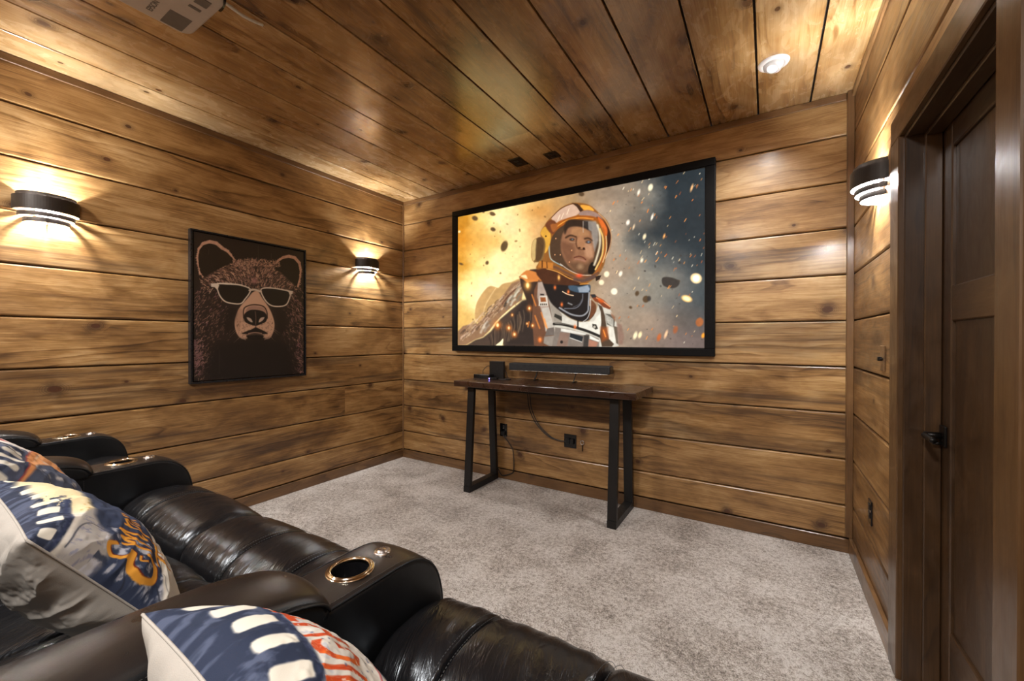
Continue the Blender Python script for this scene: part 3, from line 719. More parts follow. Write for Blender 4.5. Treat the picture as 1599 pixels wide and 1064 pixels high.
def fbm(X, Y, oct=4, seed=0, g=.5):
    s = 0; a = 1; t = 0
    for o in range(oct): s = s+a*vnoise(X*2**o+17*o, Y*2**o-9*o, seed+o); t += a; a *= g
    return s/t
class Paint:
    """colours for a set of points whose drawing coordinates are X, Y (y down)"""
    def __init__(s, X, Y, col=(0, 0, 0)):
        s.X, s.Y = X, Y; s.C = np.tile(np.array(col, float), (len(X), 1))
    @staticmethod
    def c(h):
        if not isinstance(h, str): return np.array(h, float)
        h = h.lstrip('#'); return np.array([int(h[i:i+2], 16)/255 for i in (0, 2, 4)])
    def blend(s, idx, col, a):
        col = s.c(col); a = a[:, None]; s.C[idx] = s.C[idx]*(1-a)+col*a
    def sub(s, x0, y0, x1, y1, m):
        return np.nonzero((s.X > x0-m) & (s.X < x1+m) & (s.Y > y0-m) & (s.Y < y1+m))[0]
    def poly(s, pts, col, soft=2.0, alpha=1.0, tex=None):
        P = np.array(pts, float); idx = s.sub(P[:, 0].min(), P[:, 1].min(), P[:, 0].max(), P[:, 1].max(), soft)
        if not len(idx): return
        x, y = s.X[idx], s.Y[idx]; ins = np.zeros(len(idx), bool); d2 = np.full(len(idx), 1e18)
        for (ax, ay), (bx, by) in zip(P, np.roll(P, -1, 0)):
            dx, dy = bx-ax, by-ay
            if dy != 0:
                c = ((ay > y) != (by > y)) & (x < dx*(y-ay)/dy+ax); ins ^= c
            t = np.clip(((x-ax)*dx+(y-ay)*dy)/(dx*dx+dy*dy+1e-9), 0, 1); d2 = np.minimum(d2, (x-ax-t*dx)**2+(y-ay-t*dy)**2)
        sd = np.sqrt(d2)*np.where(ins, 1, -1); a = np.clip(.5+sd/soft, 0, 1)*alpha
        if tex is not None: a = a*tex(x, y)
        s.blend(idx, col, a)
    def smooth(s, pts, n=6, closed=True):
        P = [Vector((a, b, 0)) for a, b in pts]
        if closed: P = [P[-1]]+P+[P[0], P[1]]
        Q = spline(P, n)
        if closed: Q = Q[n:-n]
        return [(q.x, q.y) for q in Q]
    def blob(s, pts, col, soft=2.0, alpha=1.0, tex=None): s.poly(s.smooth(pts), col, soft, alpha, tex)
    def ell(s, cx, cy, rx, ry, col, soft=2.0, alpha=1.0, rot=0, tex=None):
        m = max(rx, ry)+soft; idx = s.sub(cx-m, cy-m, cx+m, cy+m, 0)
        if not len(idx): return
        x, y = s.X[idx]-cx, s.Y[idx]-cy; c, q = math.cos(math.radians(rot)), math.sin(math.radians(rot)); u = x*c+y*q; v = -x*q+y*c
        r = np.sqrt((u/rx)**2+(v/ry)**2); a = np.clip(.5+(1-r)*min(rx, ry)/soft, 0, 1)*alpha
        if tex is not None: a = a*tex(s.X[idx], s.Y[idx])
        s.blend(idx, col, a)
    def glow(s, cx, cy, rx, ry, col, alpha=1.0, rot=0):
        m = max(rx, ry)*2.4; idx = s.sub(cx-m, cy-m, cx+m, cy+m, 0)
        if not len(idx): return
        x, y = s.X[idx]-cx, s.Y[idx]-cy; c, q = math.cos(math.radians(rot)), math.sin(math.radians(rot)); u = x*c+y*q; v = -x*q+y*c
        s.blend(idx, col, np.exp(-((u/rx)**2+(v/ry)**2))*alpha)
    def line(s, pts, w, col, soft=1.5, alpha=1.0, curve=False, w2=None):
        if curve: pts = s.smooth(pts, 6, False)
        n = len(pts)-1
        P = np.array(pts, float); W_ = np.linspace(w, w if w2 is None else w2, n+1)
        idx = s.sub(P[:, 0].min(), P[:, 1].min(), P[:, 0].max(), P[:, 1].max(), max(W_)+soft)
        if not len(idx): return
        x, y = s.X[idx], s.Y[idx]; a = np.zeros(len(idx))
        for i in range(n):
            ax, ay = P[i]; bx, by = P[i+1]; dx, dy = bx-ax, by-ay; t = np.clip(((x-ax)*dx+(y-ay)*dy)/(dx*dx+dy*dy+1e-9), 0, 1)
            d = np.hypot(x-ax-t*dx, y-ay-t*dy); ww = (W_[i]*(1-t)+W_[i+1]*t)/2; a = np.maximum(a, np.clip(.5+(ww-d)/soft, 0, 1))
        s.blend(idx, col, a*alpha)
def text_tris(body):
    cu = bpy.data.curves.new('t', 'FONT'); cu.body = body; cu.size = 1; cu.offset = .012; cu.resolution_u = 3
    o = bpy.data.objects.new('t', cu); C.objects.link(o); me = bpy.data.meshes.new_from_object(o.evaluated_get(bpy.context.evaluated_depsgraph_get()))
    me.calc_loop_triangles(); T = [[(me.vertices[i].co.x, -me.vertices[i].co.y) for i in t.vertices] for t in me.loop_triangles]
    bpy.data.objects.remove(o); bpy.data.curves.remove(cu); bpy.data.meshes.remove(me); return T
def set_colors(me, Csrgb, name='print'):
    c = np.clip(Csrgb, 0, 1); lin = np.where(c <= .04045, c/12.92, ((c+.055)/1.055)**2.4)
    at = me.color_attributes.new(name, 'FLOAT_COLOR', 'POINT'); at.data.foreach_set('color', np.c_[lin, np.ones(len(lin))].astype(np.float32).ravel())
def print_mat(name, rough=.5, emis=0.0, bump=0, spec=.5, gain=1.0):
    t = NT(name); a = t.n('ShaderNodeAttribute', attribute_name='print').outputs['Color']
    if emis:
        k = t.mix(1.0, a, (.06, .06, .06, 1), 'MULTIPLY'); t.out(Base_Color=k, Emission_Color=a, Emission_Strength=emis, Roughness=rough, Specular_IOR_Level=spec)
    else: t.out(Base_Color=a, Roughness=rough, Specular_IOR_Level=spec)
    if bump:
        tc = t.n('ShaderNodeTexCoord').outputs['Object']; t.set(t.b, 'Normal', t.bump(t.noise(tc, 900, 2), bump, .0006))
    return t.m
M['screen_image'] = print_mat('projected_picture', .6, .66, spec=.2)
M['poster'] = print_mat('bear_print', .45)
M['pillow_print'] = print_mat('pillow_print_cotton', .85, bump=.4, spec=.2)
def picture(name, p00, p10, p11, p01, nx, ny, mat, parent, layout, painter):
    """flat print: corners TL, TR, BR, BL in the world; layout: drawing coordinates of those corners"""
    u = np.linspace(0, 1, nx); v = np.linspace(0, 1, ny); U, V = np.meshgrid(u, v); U = U.ravel(); V = V.ravel()
    Hm = homog([(0, 0), (1, 0), (1, 1), (0, 1)], layout); q = Hm @ np.stack([U, V, np.ones_like(U)]); X, Y = q[0]/q[2], q[1]/q[2]
    a, b, c, d = [np.array(k, float) for k in (p00, p10, p11, p01)]
    P = np.outer((1-U)*(1-V), a)+np.outer(U*(1-V), b)+np.outer(U*V, c)+np.outer((1-U)*V, d)
    off = np.array(parent_off(parent)); P = P-off
    me = bpy.data.meshes.new(name); me.from_pydata(P.tolist(), [], grid_faces(nx, ny, flip=True)); me.update()
    pt = Paint(X, Y); painter(pt); set_colors(me, pt.C)
    return link(name, me, mat, parent)

def mp(ox, oy, k): return lambda *p: [(ox+x/k, oy+y/k) for x, y in p]
hA, hB, hC, hD = mp(820, 305, 7.093), mp(705, 420, 8.1875), mp(840, 430, 8.869), mp(690, 230, 3.041)
def paint_screen(p):
    X, Y = p.X, p.Y; n1 = fbm(X/38, Y/38, 5, 3); n2 = fbm(X/60, Y/45, 5, 11)
    stops = [(714, '#d39430'), (735, '#f6cb72'), (775, '#ffe8a8'), (815, '#f2d08c'), (850, '#c99c62'), (900, '#9a7d5c'), (950, '#a08a74'), (985, '#8f8475'), (1015, '#7f7a70'), (1060, '#5c5c5a'), (1102, '#3f4547')]
    xs = [s[0] for s in stops]; cs = np.array([Paint.c(s[1]) for s in stops]); xw = X+(n1-.5)*70
    for k in range(3): p.C[:, k] = np.interp(xw, xs, cs[:, k])
    # dark blue smoke upper right, pink haze low
    r = np.clip((X-985-(n2-.5)*90)/45, 0, 1)*np.clip((425-Y+(n1-.5)*60+(X-1040)*.15)/50, 0, 1); p.C = p.C*(1-r[:, None]*.93)+Paint.c('#242c31')*r[:, None]*.93
    r = np.clip((Y-470)/60, 0, 1)*np.clip((X-960)/60, 0, 1)*.5; p.C = p.C*(1-r[:, None])+Paint.c('#8a6a5e')*r[:, None]
    r = np.clip((Y-400)/120, 0, 1)*np.clip((960-X)/200, 0, 1)*.45; p.C = p.C*(1-r[:, None])+Paint.c('#ffe9ae')*r[:, None]
    r = np.clip(1-np.hypot((X-722)/60, (Y-375)/45), 0, 1)*.8; p.C = p.C*(1-r[:, None])+Paint.c('#b86f16')*r[:, None]
    p.C *= (.86+.30*n1)[:, None]
    for x, y, rx, ry, c, a in ((840, 330, 30, 16, '#c07c30', .5), (775, 380, 22, 16, '#e3a347', .55), (760, 460, 40, 30, '#fff0bd', .6), (800, 400, 26, 34, '#ffe2a0', .45), (1000, 345, 30, 16, '#6d6257', .5), (960, 300, 40, 14, '#7a6a5a', .6), (1030, 440, 36, 24, '#8b8577', .5), (1010, 500, 36, 24, '#a58b72', .6), (950, 395, 24, 40, '#a38c74', .6), (1065, 500, 24, 20, '#51483f', .4), (1005, 280, 18, 12, '#51504e', .5)):
        p.glow(x, y, rx, ry, c, a)
    rng = random.Random(5)
    for i in range(150):            # flying debris
        x = rng.uniform(716, 850) if i < 70 else rng.uniform(940, 1100); y = rng.uniform(290, 540)
        s = rng.choice((.5, .7, .9, 1.6)); p.ell(x, y, s*rng.uniform(.7, 1.3), s*rng.uniform(.6, 1.6), '#6b4a26' if i < 70 else '#3a342f', 1.2, rng.uniform(.3, .75), rng.uniform(0, 180))
    for x, y, rx, ry in ((741, 342, 4.5, 3.5), (768, 335, 4.5, 3), (786.5, 385, 5, 8.5), (769, 359, 4, 3), (906, 303, 4.5, 3.5), (754, 332, 2, 1.5), (760, 411, 2.5, 3), (720, 413, 3, 1.6), (994, 458, 3, 4), (1008, 467, 5, 5.5), (984, 480, 2.5, 2), (1060, 438, 1.5, 1)):
        p.ell(x, y, rx, ry, '#4a3520', 2, .85, 20)
    p.blob(hD((1045, 620), (1080, 615), (1125, 632), (1122, 655), (1095, 668), (1050, 655)), '#3b3530', 2)
    p.ell(1013, 466, 3, 4, '#3a3430', 2, .9)
    for i in range(120):            # sparks on the right
        x = rng.uniform(950, 1100); y = rng.uniform(268, 540) if rng.random() < .7 else rng.uniform(270, 420); L = rng.uniform(1, 5.5); a = rng.uniform(.9, 1.2)
        p.line([(x, y), (x+L*math.cos(a), y-L*math.sin(a))], rng.uniform(.6, 1.5), rng.choice(('#e8803a', '#ff9c4a', '#ffd9a0', '#c9602c', '#fff0d0')), 1.0, rng.uniform(.5, 1))
    for x, y, rx, ry, c in ((1014, 292, 3.6, 5.5, '#fff0c8'), (1079, 292, 1.6, 5.5, '#ffc080'), (995.5, 300, 1.8, 4.5, '#fff4dc'), (979, 347, 2.6, 4, '#fff0dc'), (1005, 369, 2.4, 4.5, '#ffe6b8'), (988, 354, 1.2, 3.5, '#ffdcae'), (1017, 338, 1.6, 5, '#fff2dd'), (1036, 368, 1.5, 3.5, '#ffae60'), (1087, 434, 9, 8, '#ffd9a0'), (1087, 434, 5.5, 5.5, '#fffbe6'), (1072.5, 466, 8.5, 5, '#ffc878'), (1072.5, 466, 5.5, 3, '#fff0c0'), (1093, 503, 6, 7, '#a45f34'), (958, 455, 5, 5, '#fff0d0'), (938, 441, 4, 4, '#ffe9c0'), (946, 428, 4, 4.5, '#ffe9c0'), (968, 427, 2.6, 4, '#fff0d8'), (991.5, 524, 2.8, 6, '#fff0c0'), (999, 523, 2.6, 5, '#ffe8b0'), (1040, 522, 2, 6, '#ffc99a'), (1099, 524, 2.6, 4, '#ffa030'), (1029, 527, 3, 6, '#b45f34'), (1055, 515, 3.5, 6, '#9b5a3a'), (1001, 406, 2, 3.5, '#fff0d0'), (717, 363, 1.8, 1.8, '#ffe4ae'), (766, 472, 2, 2, '#ffffff')):
        p.ell(x, y, rx, ry, c, 2.2, .95, 18)
    # ---- far arm and shoulder pack
    tan = lambda k: (lambda x, y: np.clip(k+.6*(fbm(x/3, y/7, 3, 7)-.5), 0, 1))
    p.blob(hB((300, 560), (330, 420), (420, 280), (490, 225), (560, 240), (600, 240), (640, 200), (700, 180), (760, 170), (860, 130), (900, 180), (900, 300), (700, 500), (500, 680), (380, 700), (310, 660)), '#b9925c', 2)
    p.blob(hB((300, 560), (330, 420), (420, 280), (490, 225), (570, 250), (520, 340), (430, 470), (400, 640), (310, 650)), '#c49a61', 2, .8)
    p.line(hB((560, 250), (500, 340), (430, 470), (400, 600)), 1.6, '#e3bf86', 1.5, .7, True)
    # sleeve
    sl = hB((80, 800), (150, 730), (240, 710), (330, 700), (440, 600), (560, 440), (660, 330), (760, 190), (850, 150), (930, 190), (900, 330), (890, 400), (800, 460), (740, 510), (640, 600), (560, 680), (480, 790), (400, 870), (300, 905), (180, 975), (80, 975))
    p.poly(sl, '#8d6a4d', 2)
    rr = random.Random(9)
    for i in range(210):
        t_ = rr.random(); cx = 130+760*t_; cy = 850-640*t_**1.05+rr.uniform(-95, 110)*(.55+.6*t_*(1-t_)*2)
        L = rr.uniform(20, 60); a = rr.uniform(.5, 1.3); q = hB((cx-L*.3, cy+L*.5), (cx, cy), (cx+L*.55, cy-L*.4))
        p.line(q, rr.uniform(.8, 2.2), rr.choice(('#c9a685', '#a98662', '#5a4334', '#e0c4a0', '#7a5c46', '#b58f70', '#4a372b', '#cfae96')), 1.5, .55, True)
    p.line(hB((640, 450), (720, 350), (800, 270), (880, 225)), 2, '#5d3b2c', 1.5, .9, True)
    for i, (x, y, c) in enumerate(((700, 440, '#3c352e'), (740, 390, '#d2c9b4'), (790, 360, '#8b836f'), (830, 320, '#ded6bd'), (860, 370, '#77705e'), (780, 430, '#cfc6b0'), (720, 480, '#7a6c5c'), (840, 270, '#a49a82'), (430, 720, '#d8cdbb'), (450, 760, '#9a8b7a'), (400, 780, '#cbb9a0'), (470, 700, '#7a6654'))):
        q = hB((x-28, y+34), (x-6, y-10), (x+24, y-40)); p.line(q, 3.2, c, 2.5, .75, True)
    # lower arm dark folds
    p.poly(hB((180, 985), (300, 910), (400, 880), (500, 800), (620, 640), (760, 520), (900, 410), (1000, 380), (1120, 700), (1160, 990), (660, 990), (650, 900), (560, 985)), '#4a3a30', 2.5)
    p.poly(hB((700, 985), (690, 820), (800, 560), (900, 410), (1010, 400), (1120, 700), (1160, 990)), '#2f2622', 8, .85)
    for i in range(34):
        x = rr.uniform(420, 1050); y0 = 900-(x-400)*.75; q = hB((x, y0+rr.uniform(-10, 40)), (x+rr.uniform(0, 24), y0+110), (x+rr.uniform(-20, 20), y0+rr.uniform(170, 300)))
        p.line(q, rr.uniform(.8, 2), rr.choice(('#6e5844', '#5b4838', '#231b18', '#3b2e28', '#7f6850')), 2, .6, True)
    p.blob(hB((560, 985), (620, 930), (655, 895), (650, 950), (625, 985)), '#fff0c0', 1.5)
    # ---- torso
    p.poly(hB((860, 100), (930, 60), (1000, 10), (1090, 0), (1310, 0), (1400, 400), (1420, 985), (1100, 985), (1060, 700), (960, 420), (880, 210)), '#3a2a22', 2)
    p.blob(hB((860, 110), (920, 40), (990, 20), (1150, 80), (1160, 150), (1050, 165), (960, 170), (900, 130)), '#c8793a', 2)
    p.blob(hB((880, 90), (940, 80), (960, 130), (900, 110)), '#f1d7a0', 2)
    p.glow(hB((965, 210))[0][0], hB((965, 210))[0][1], 5, 7, '#ffb050', .95); p.ell(*hB((965, 212))[0], 2, 3.6, '#ffe9a0', 2)
    # chest plate
    p.poly(hC((0, 60), (60, 100), (130, 300), (170, 540), (220, 660), (230, 1000), (-60, 1000), (-90, 600), (-60, 200)), '#6a4632', 2)
    p.poly(hC((-10, 100), (50, 90), (100, 210), (140, 420), (200, 640), (215, 730), (110, 770), (40, 500), (-20, 300)), '#a59284', 2)
    p.poly(hC((45, 460), (140, 440), (215, 700), (215, 740), (100, 780)), '#b8aea0', 1.5)
    p.poly(hC((10, 290), (120, 280), (132, 425), (0, 425)), '#cbbfae', 1.2); p.poly(hC((20, 305), (95, 305), (105, 365), (30, 370)), '#8c4f2c', 1.2); p.poly(hC((20, 255), (75, 258), (75, 280), (25, 278)), '#2c2320', 1)
    for k in range(4): p.poly(hC((20+26*k, 392), (36+26*k, 392), (38+26*k, 415), (22+26*k, 415)), '#3a302a', 1)
    p.poly(hC((120, 735), (212, 720), (225, 830), (90, 840)), '#6b6058', 1.2); p.poly(hC((80, 850), (222, 835), (222, 930), (180, 1000), (70, 940)), '#8d8175', 1.5)
    p.poly(hC((130, 300), (210, 380), (300, 500), (420, 590), (560, 650), (700, 640), (800, 500), (830, 380), (900, 440), (1000, 480), (1060, 620), (1110, 700), (1115, 980), (1020, 1000), (850, 1000), (230, 1000), (215, 700)), '#c6bfb0', 1.5)
    p.poly(hC((130, 310), (260, 440), (330, 560), (320, 660), (210, 650)), '#94897b', 2)
    p.poly(hC((560, 650), (760, 640), (870, 500), (880, 700), (850, 830), (560, 720)), '#ded8c9', 2); p.poly(hC((330, 570), (520, 640), (530, 700), (330, 665)), '#cfc8ba', 2)
    p.poly(hC((225, 530), (320, 570), (322, 632), (215, 575)), '#33302a', 1.2); p.poly(hC((745, 672), (800, 680), (825, 740), (790, 752), (748, 720)), '#3a362f', 1.2); p.ell(*hC((775, 715))[0], 2, 2, '#b8b0a0', 1)
    p.line(hC((545, 610), (545, 720)), 2, '#1c1a18', 1)
    p.line(hC((215, 675), (330, 680), (500, 720), (680, 775), (860, 850)), 4.2, '#262320', 1.2, 1, True); p.line(hC((230, 668), (360, 675), (520, 712)), .8, '#a89c8c', 1, .8, True)
    p.poly(hC((230, 720), (420, 745), (700, 820), (840, 880), (840, 1000), (190, 1000)), '#7b6f65', 2)
    p.poly(hC((310, 735), (440, 755), (670, 810), (640, 830), (430, 800), (310, 775)), '#d7d2c6', 1.5); p.poly(hC((710, 830), (840, 900), (835, 925), (710, 880)), '#e4dfd2', 1.5)
    p.poly(hC((440, 800), (620, 850), (600, 922), (435, 862)), '#24272a', 1.2); p.line(hC((435, 866), (600, 925)), 1, '#d0ccc2', 1)
    p.poly(hC((300, 790), (430, 800), (400, 990), (250, 990)), '#82685a', 2); p.poly(hC((630, 830), (700, 830), (690, 1000), (620, 1000)), '#3d3834', 2); p.poly(hC((700, 890), (830, 930), (800, 1000), (690, 1000)), '#a2705a', 2)
    p.ell(*hC((320, 925))[0], 2.2, 2.4, '#2a2320', 1.5)
    # right shoulder
    p.poly(hC((710, 270), (770, 260), (820, 300), (900, 340), (1000, 440), (985, 470), (900, 440), (830, 380), (780, 360)), '#7a3c22', 1.5); p.line(hC((800, 310), (880, 350), (990, 435)), 1.6, '#e8a070', 1, .9, True); p.ell(*hC((860, 350))[0], 5, 2.5, '#d65a20', 2, .9, 30)
    p.poly(hC((720, 265), (780, 262), (800, 300), (740, 310)), '#2b2c2e', 1.5)
    p.poly(hC((820, 395), (880, 430), (920, 560), (950, 760), (980, 880), (1050, 950), (1020, 990), (880, 990), (850, 850), (870, 650), (860, 500)), '#4d3c2e', 1.5)
    p.poly(hC((925, 530), (1000, 540), (1060, 620), (1050, 720), (950, 680)), '#5b564c', 1.5)
    for k in range(7): p.line(hC((935+16*k, 545+10*k), (960+12*k, 660+8*k)), 1, '#d8d2c4', 1, .9)
    p.poly(hC((960, 700), (1040, 730), (1070, 900), (1060, 960), (980, 880)), '#ddd6c6', 1.5); p.poly(hC((1040, 700), (1100, 720), (1110, 960), (1080, 940)), '#615446', 1.5)
    p.poly(hC((1085, 670), (1150, 680), (1190, 850), (1170, 960), (1110, 960)), '#87695a', 3, .9); p.poly(hC((1000, 510), (1060, 580), (1060, 640), (1010, 560)), '#8a5c42', 2, .9)
    p.poly(hC((860, 720), (960, 720), (970, 880), (880, 920)), '#a04e22', 5, .75); p.line(hC((900, 760), (930, 850)), 1.6, '#ff9a40', 1.5, .9)
    # neck
    p.blob(hC((60, 60), (250, 20), (480, 100), (660, 120), (715, 160), (705, 290), (700, 420), (790, 420), (760, 560), (640, 640), (480, 610), (330, 520), (180, 390), (110, 250)), '#201b1a', 2)
    p.blob(hC((420, 130), (560, 150), (700, 130), (715, 180), (690, 235), (560, 240), (430, 200)), '#3b4d5d', 2); p.poly(hC((540, 170), (680, 135), (710, 190), (690, 235), (560, 235)), '#8b95a0', 2)
    p.line(hC((700, 240), (690, 420), (680, 500), (600, 560), (450, 540), (290, 450)), 2.4, '#9a9a9c', 1.5, .9, True); p.line(hC((610, 260), (600, 360), (520, 450), (360, 460)), 1.4, '#74747a', 1.5, .9, True); p.line(hC((600, 330), (560, 400), (480, 440)), 1, '#55555a', 1.5, .9, True)
    p.line(hC((330, 225), (400, 262), (480, 280)), 1.2, '#ffd9b0', 1, 1, True); p.line(hC((410, 385), (460, 405)), 2, '#9c9a98', 1.5, .8)
    p.blob(hC((710, 340), (790, 400), (790, 500), (740, 580), (700, 600), (720, 480)), '#6a4028', 1.5, .95); p.line(hC((720, 330), (715, 480), (680, 590), (620, 640)), 1.4, '#c9c2b8', 1, .8, True)
    # ---- helmet
    p.blob(hA((270, 250), (390, 140), (520, 85), (690, 105), (800, 190), (900, 290), (945, 440), (930, 580), (885, 680), (860, 780), (800, 880), (700, 960), (640, 985), (480, 960), (300, 870), (120, 820), (150, 730), (190, 600), (160, 430), (210, 330)), '#8a5626', 2)
    p.poly(hA((110, 830), (230, 800), (480, 900), (620, 985), (480, 1000), (200, 980), (120, 880)), '#4a2a1a', 2)
    p.blob(hA((280, 250), (390, 150), (510, 100), (600, 170), (560, 220), (450, 260), (350, 310)), '#c9a58c', 2); p.line(hA((280, 250), (390, 145), (520, 92)), 1.1, '#5c3a1e', 1, 1, True)
    for x, y in ((390, 220), (350, 240), (450, 170)): p.line(hA((x, y+40), (x+24, y-20)), .9, '#ffe4c0', 1, .8)
    p.poly(hA((505, 85), (570, 95), (635, 160), (600, 190), (560, 130)), '#3f281b', 1.2); p.blob(hA((600, 110), (700, 120), (750, 170), (680, 165), (640, 165)), '#e5a03c', 1.5)
    p.blob(hA((590, 190), (680, 165), (790, 200), (850, 270), (760, 240), (600, 225)), '#96776a', 2)
    p.blob(hA((330, 320), (440, 260), (600, 225), (760, 240), (860, 320), (890, 420), (800, 300), (640, 265), (480, 300), (350, 400), (290, 470)), '#9b521c', 2)
    p.line(hA((340, 350), (450, 280), (600, 250), (740, 262)), 1.6, '#f0a040', 1.5, .8, True)
    p.blob(hA((780, 240), (860, 280), (935, 420), (930, 560), (890, 640), (900, 500), (860, 340)), '#3a2016', 2); p.blob(hA((790, 240), (850, 280), (900, 380), (880, 460), (830, 340)), '#d0662a', 2); p.line(hA((800, 200), (880, 280), (940, 420), (930, 560), (880, 700)), .9, '#f0c49a', 1, .7, True)
    # opening
    p.blob(hA((270, 520), (330, 400), (440, 320), (600, 275), (740, 290), (830, 380), (865, 520), (850, 680), (780, 820), (680, 885), (520, 850), (360, 770), (280, 690)), '#4b3626', 2)
    p.line(hA((255, 560), (262, 660), (290, 720), (400, 780)), 1.6, '#9db0ac', 1.2, .9, True)
    # face
    p.blob(hA((440, 380), (560, 340), (680, 370), (740, 470), (760, 600), (735, 740), (690, 830), (610, 860), (520, 830), (440, 740), (390, 620), (390, 480)), '#8c6044', 3)
    p.blob(hA((520, 360), (640, 360), (700, 440), (600, 460), (500, 440)), '#a87850', 5, .8); p.blob(hA((570, 470), (640, 480), (670, 590), (600, 600), (565, 560)), '#a67450', 4, .85)
    p.blob(hA((660, 540), (730, 560), (740, 680), (690, 690), (650, 640)), '#b98a68', 5, .8); p.blob(hA((400, 520), (520, 560), (520, 700), (460, 740), (400, 620)), '#6b4530', 6, .7)
    p.blob(hA((480, 270), (640, 280), (720, 330), (720, 390), (600, 350), (480, 350), (430, 430), (420, 340)), '#33241b', 3)
    p.line(hA((440, 470), (490, 445), (550, 460)), 2.6, '#3c2618', 2, .9, True); p.line(hA((650, 480), (690, 475), (735, 500)), 2.4, '#3c2618', 2, .9, True)
    p.ell(*hA((508, 490))[0], 4, 2, '#3a2a22', 1.5); p.ell(*hA((512, 488))[0], 1.3, 1.2, '#5d666a', 1); p.ell(*hA((690, 518))[0], 4.4, 2.4, '#4a3a34', 1.5); p.ell(*hA((692, 516))[0], 1.7, 1.5, '#6f7880', 1)
    p.line(hA((480, 515), (520, 525), (560, 520)), 1, '#b48a66', 1.5, .6, True)
    p.line(hA((560, 470), (555, 540), (575, 590), (610, 600), (650, 600)), 1.6, '#4a2c1c', 1.8, .8, True); p.ell(*hA((640, 590))[0], 1.8, 1.8, '#2c1810', 1.5); p.ell(*hA((590, 582))[0], 2, 1.4, '#3a2014', 1.5)
    p.line(hA((535, 690), (585, 676), (630, 688), (660, 712)), 1.8, '#5a2c20', 1.5, .95, True); p.line(hA((545, 705), (600, 712), (650, 728)), 2.2, '#a5705c', 1.8, .8, True)
    p.blob(hA((480, 760), (560, 740), (660, 760), (740, 700), (760, 820), (680, 880), (560, 860)), '#4f3826', 6, .65); p.ell(*hA((600, 790))[0], 4.5, 4, '#a88260', 5, .7)
    p.blob(hA((700, 780), (740, 740), (770, 800), (740, 870), (690, 860)), '#1d1510', 2)
    # visor reflections
    p.poly(hA((635, 285), (770, 285), (800, 340), (800, 500), (760, 620), (740, 540), (720, 400), (690, 380), (640, 330)), '#a9a39c', 3, .65); p.poly(hA((635, 285), (685, 290), (690, 385), (640, 350)), '#2c2522', 1.5, .9)
    p.line(hA((630, 290), (632, 410)), .8, '#d8c8b8', 1, .7)
    p.line(hA((790, 330), (815, 420), (815, 560), (780, 700), (755, 770)), 3, '#efe0bd', 2.5, .85, True); p.line(hA((815, 370), (850, 470), (850, 620), (820, 720), (770, 820)), 2.6, '#e8b868', 1.5, .95, True)
    p.line(hA((850, 360), (880, 480), (872, 620), (830, 760), (780, 850)), 2.4, '#a85a24', 1.5, .9, True); p.line(hA((885, 450), (890, 600), (850, 740)), 1.2, '#ffd9a0', 1, .8, True)
    # lower rim
    p.line(hA((240, 790), (330, 800), (450, 860), (560, 905), (700, 905), (800, 860)), 4, '#6a4630', 1.5, 1, True); p.line(hA((380, 760), (480, 830), (600, 880), (720, 885)), 1.2, '#d8c0ac', 1.2, .9, True); p.line(hA((230, 815), (350, 850), (480, 920), (600, 960)), 1.2, '#f0a850', 1, .9, True)
    p.line(hA((540, 930), (640, 945), (760, 900)), 5, '#5b4238', 2, 1, True); p.line(hA((600, 985), (690, 980)), 1.2, '#e0953a', 1, .9); p.glow(*hA((590, 890))[0], 5, 3, '#f0502a', .9)
    p.poly(hA((770, 900), (800, 890), (835, 885), (815, 930), (775, 950)), '#2f2018', 1.2); p.glow(*hA((365, 912))[0], 2, 4, '#ffb860', 1)
    # ear module
    p.blob(hA((160, 420), (210, 350), (260, 400), (275, 480), (250, 580), (215, 640), (160, 620), (200, 500)), '#d29a3a', 1.5); p.blob(hA((215, 330), (260, 280), (320, 290), (340, 360), (300, 430), (250, 400)), '#6a3a22', 2); p.blob(hA((270, 330), (330, 320), (350, 350), (300, 410)), '#a8602c', 2, .8)
    p.ell(*hA((220, 455))[0], 1.2, 1.2, '#1f1408', 1)
    p.blob(hA((60, 600), (75, 520), (110, 480), (190, 470), (215, 540), (205, 640), (170, 730), (75, 730)), '#7d5c33', 1.5); p.blob(hA((60, 600), (75, 520), (110, 485), (125, 560), (110, 690), (75, 725)), '#c3a368', 1.5); p.blob(hA((120, 490), (185, 480), (200, 560), (170, 700), (110, 715)), '#4a3420', 2, .8)
    p.poly(hA((150, 730), (300, 750), (300, 820), (130, 800)), '#b5702e', 1.5); p.line(hA((180, 730), (180, 800)), 2, '#5a3418', 1); p.line(hA((230, 740), (235, 810)), 1.5, '#5a3418', 1)
    # embers over the suit
    for x, y, r_ in ((988, 505, 2.2), (585, 720, 3.2), (728, 757, 2.4), (800, 838, 2.4), (770, 590, 1.3), (1030, 725, 1.8), (1125, 905, 1.8), (960, 700, 1.2)):
        q = hB((x, y))[0]; p.glow(q[0], q[1], r_*1.7, r_*2, '#f08030', .85); p.ell(q[0], q[1], r_*.6, r_*.9, '#ffe0a0', 1.5)
    for a, b in (((1060, 600), (1120, 760)), ((970, 740), (985, 680)), ((1140, 560), (1200, 740)), ((1020, 330), (1070, 470)), ((1180, 640), (1215, 760))): p.line(hB(a, b), 1.8, '#f08a3a', 2, .8)
    for x, y in ((225, 170), (410, 230), (320, 405), (505, 715), (20, 900)): q = hC((x, y))[0]; p.glow(q[0], q[1], 2, 3.2, '#ff7a38', .9)
    for x, y in ((505, 610), (320, 660), (380, 660), (480, 740), (330, 480)): q = hA((x, y))[0]; p.ell(q[0], q[1], .8, .9, '#ffb27a', 1)
    p.C *= (.93+.14*fbm(X/5, Y/5, 3, 21))[:, None]

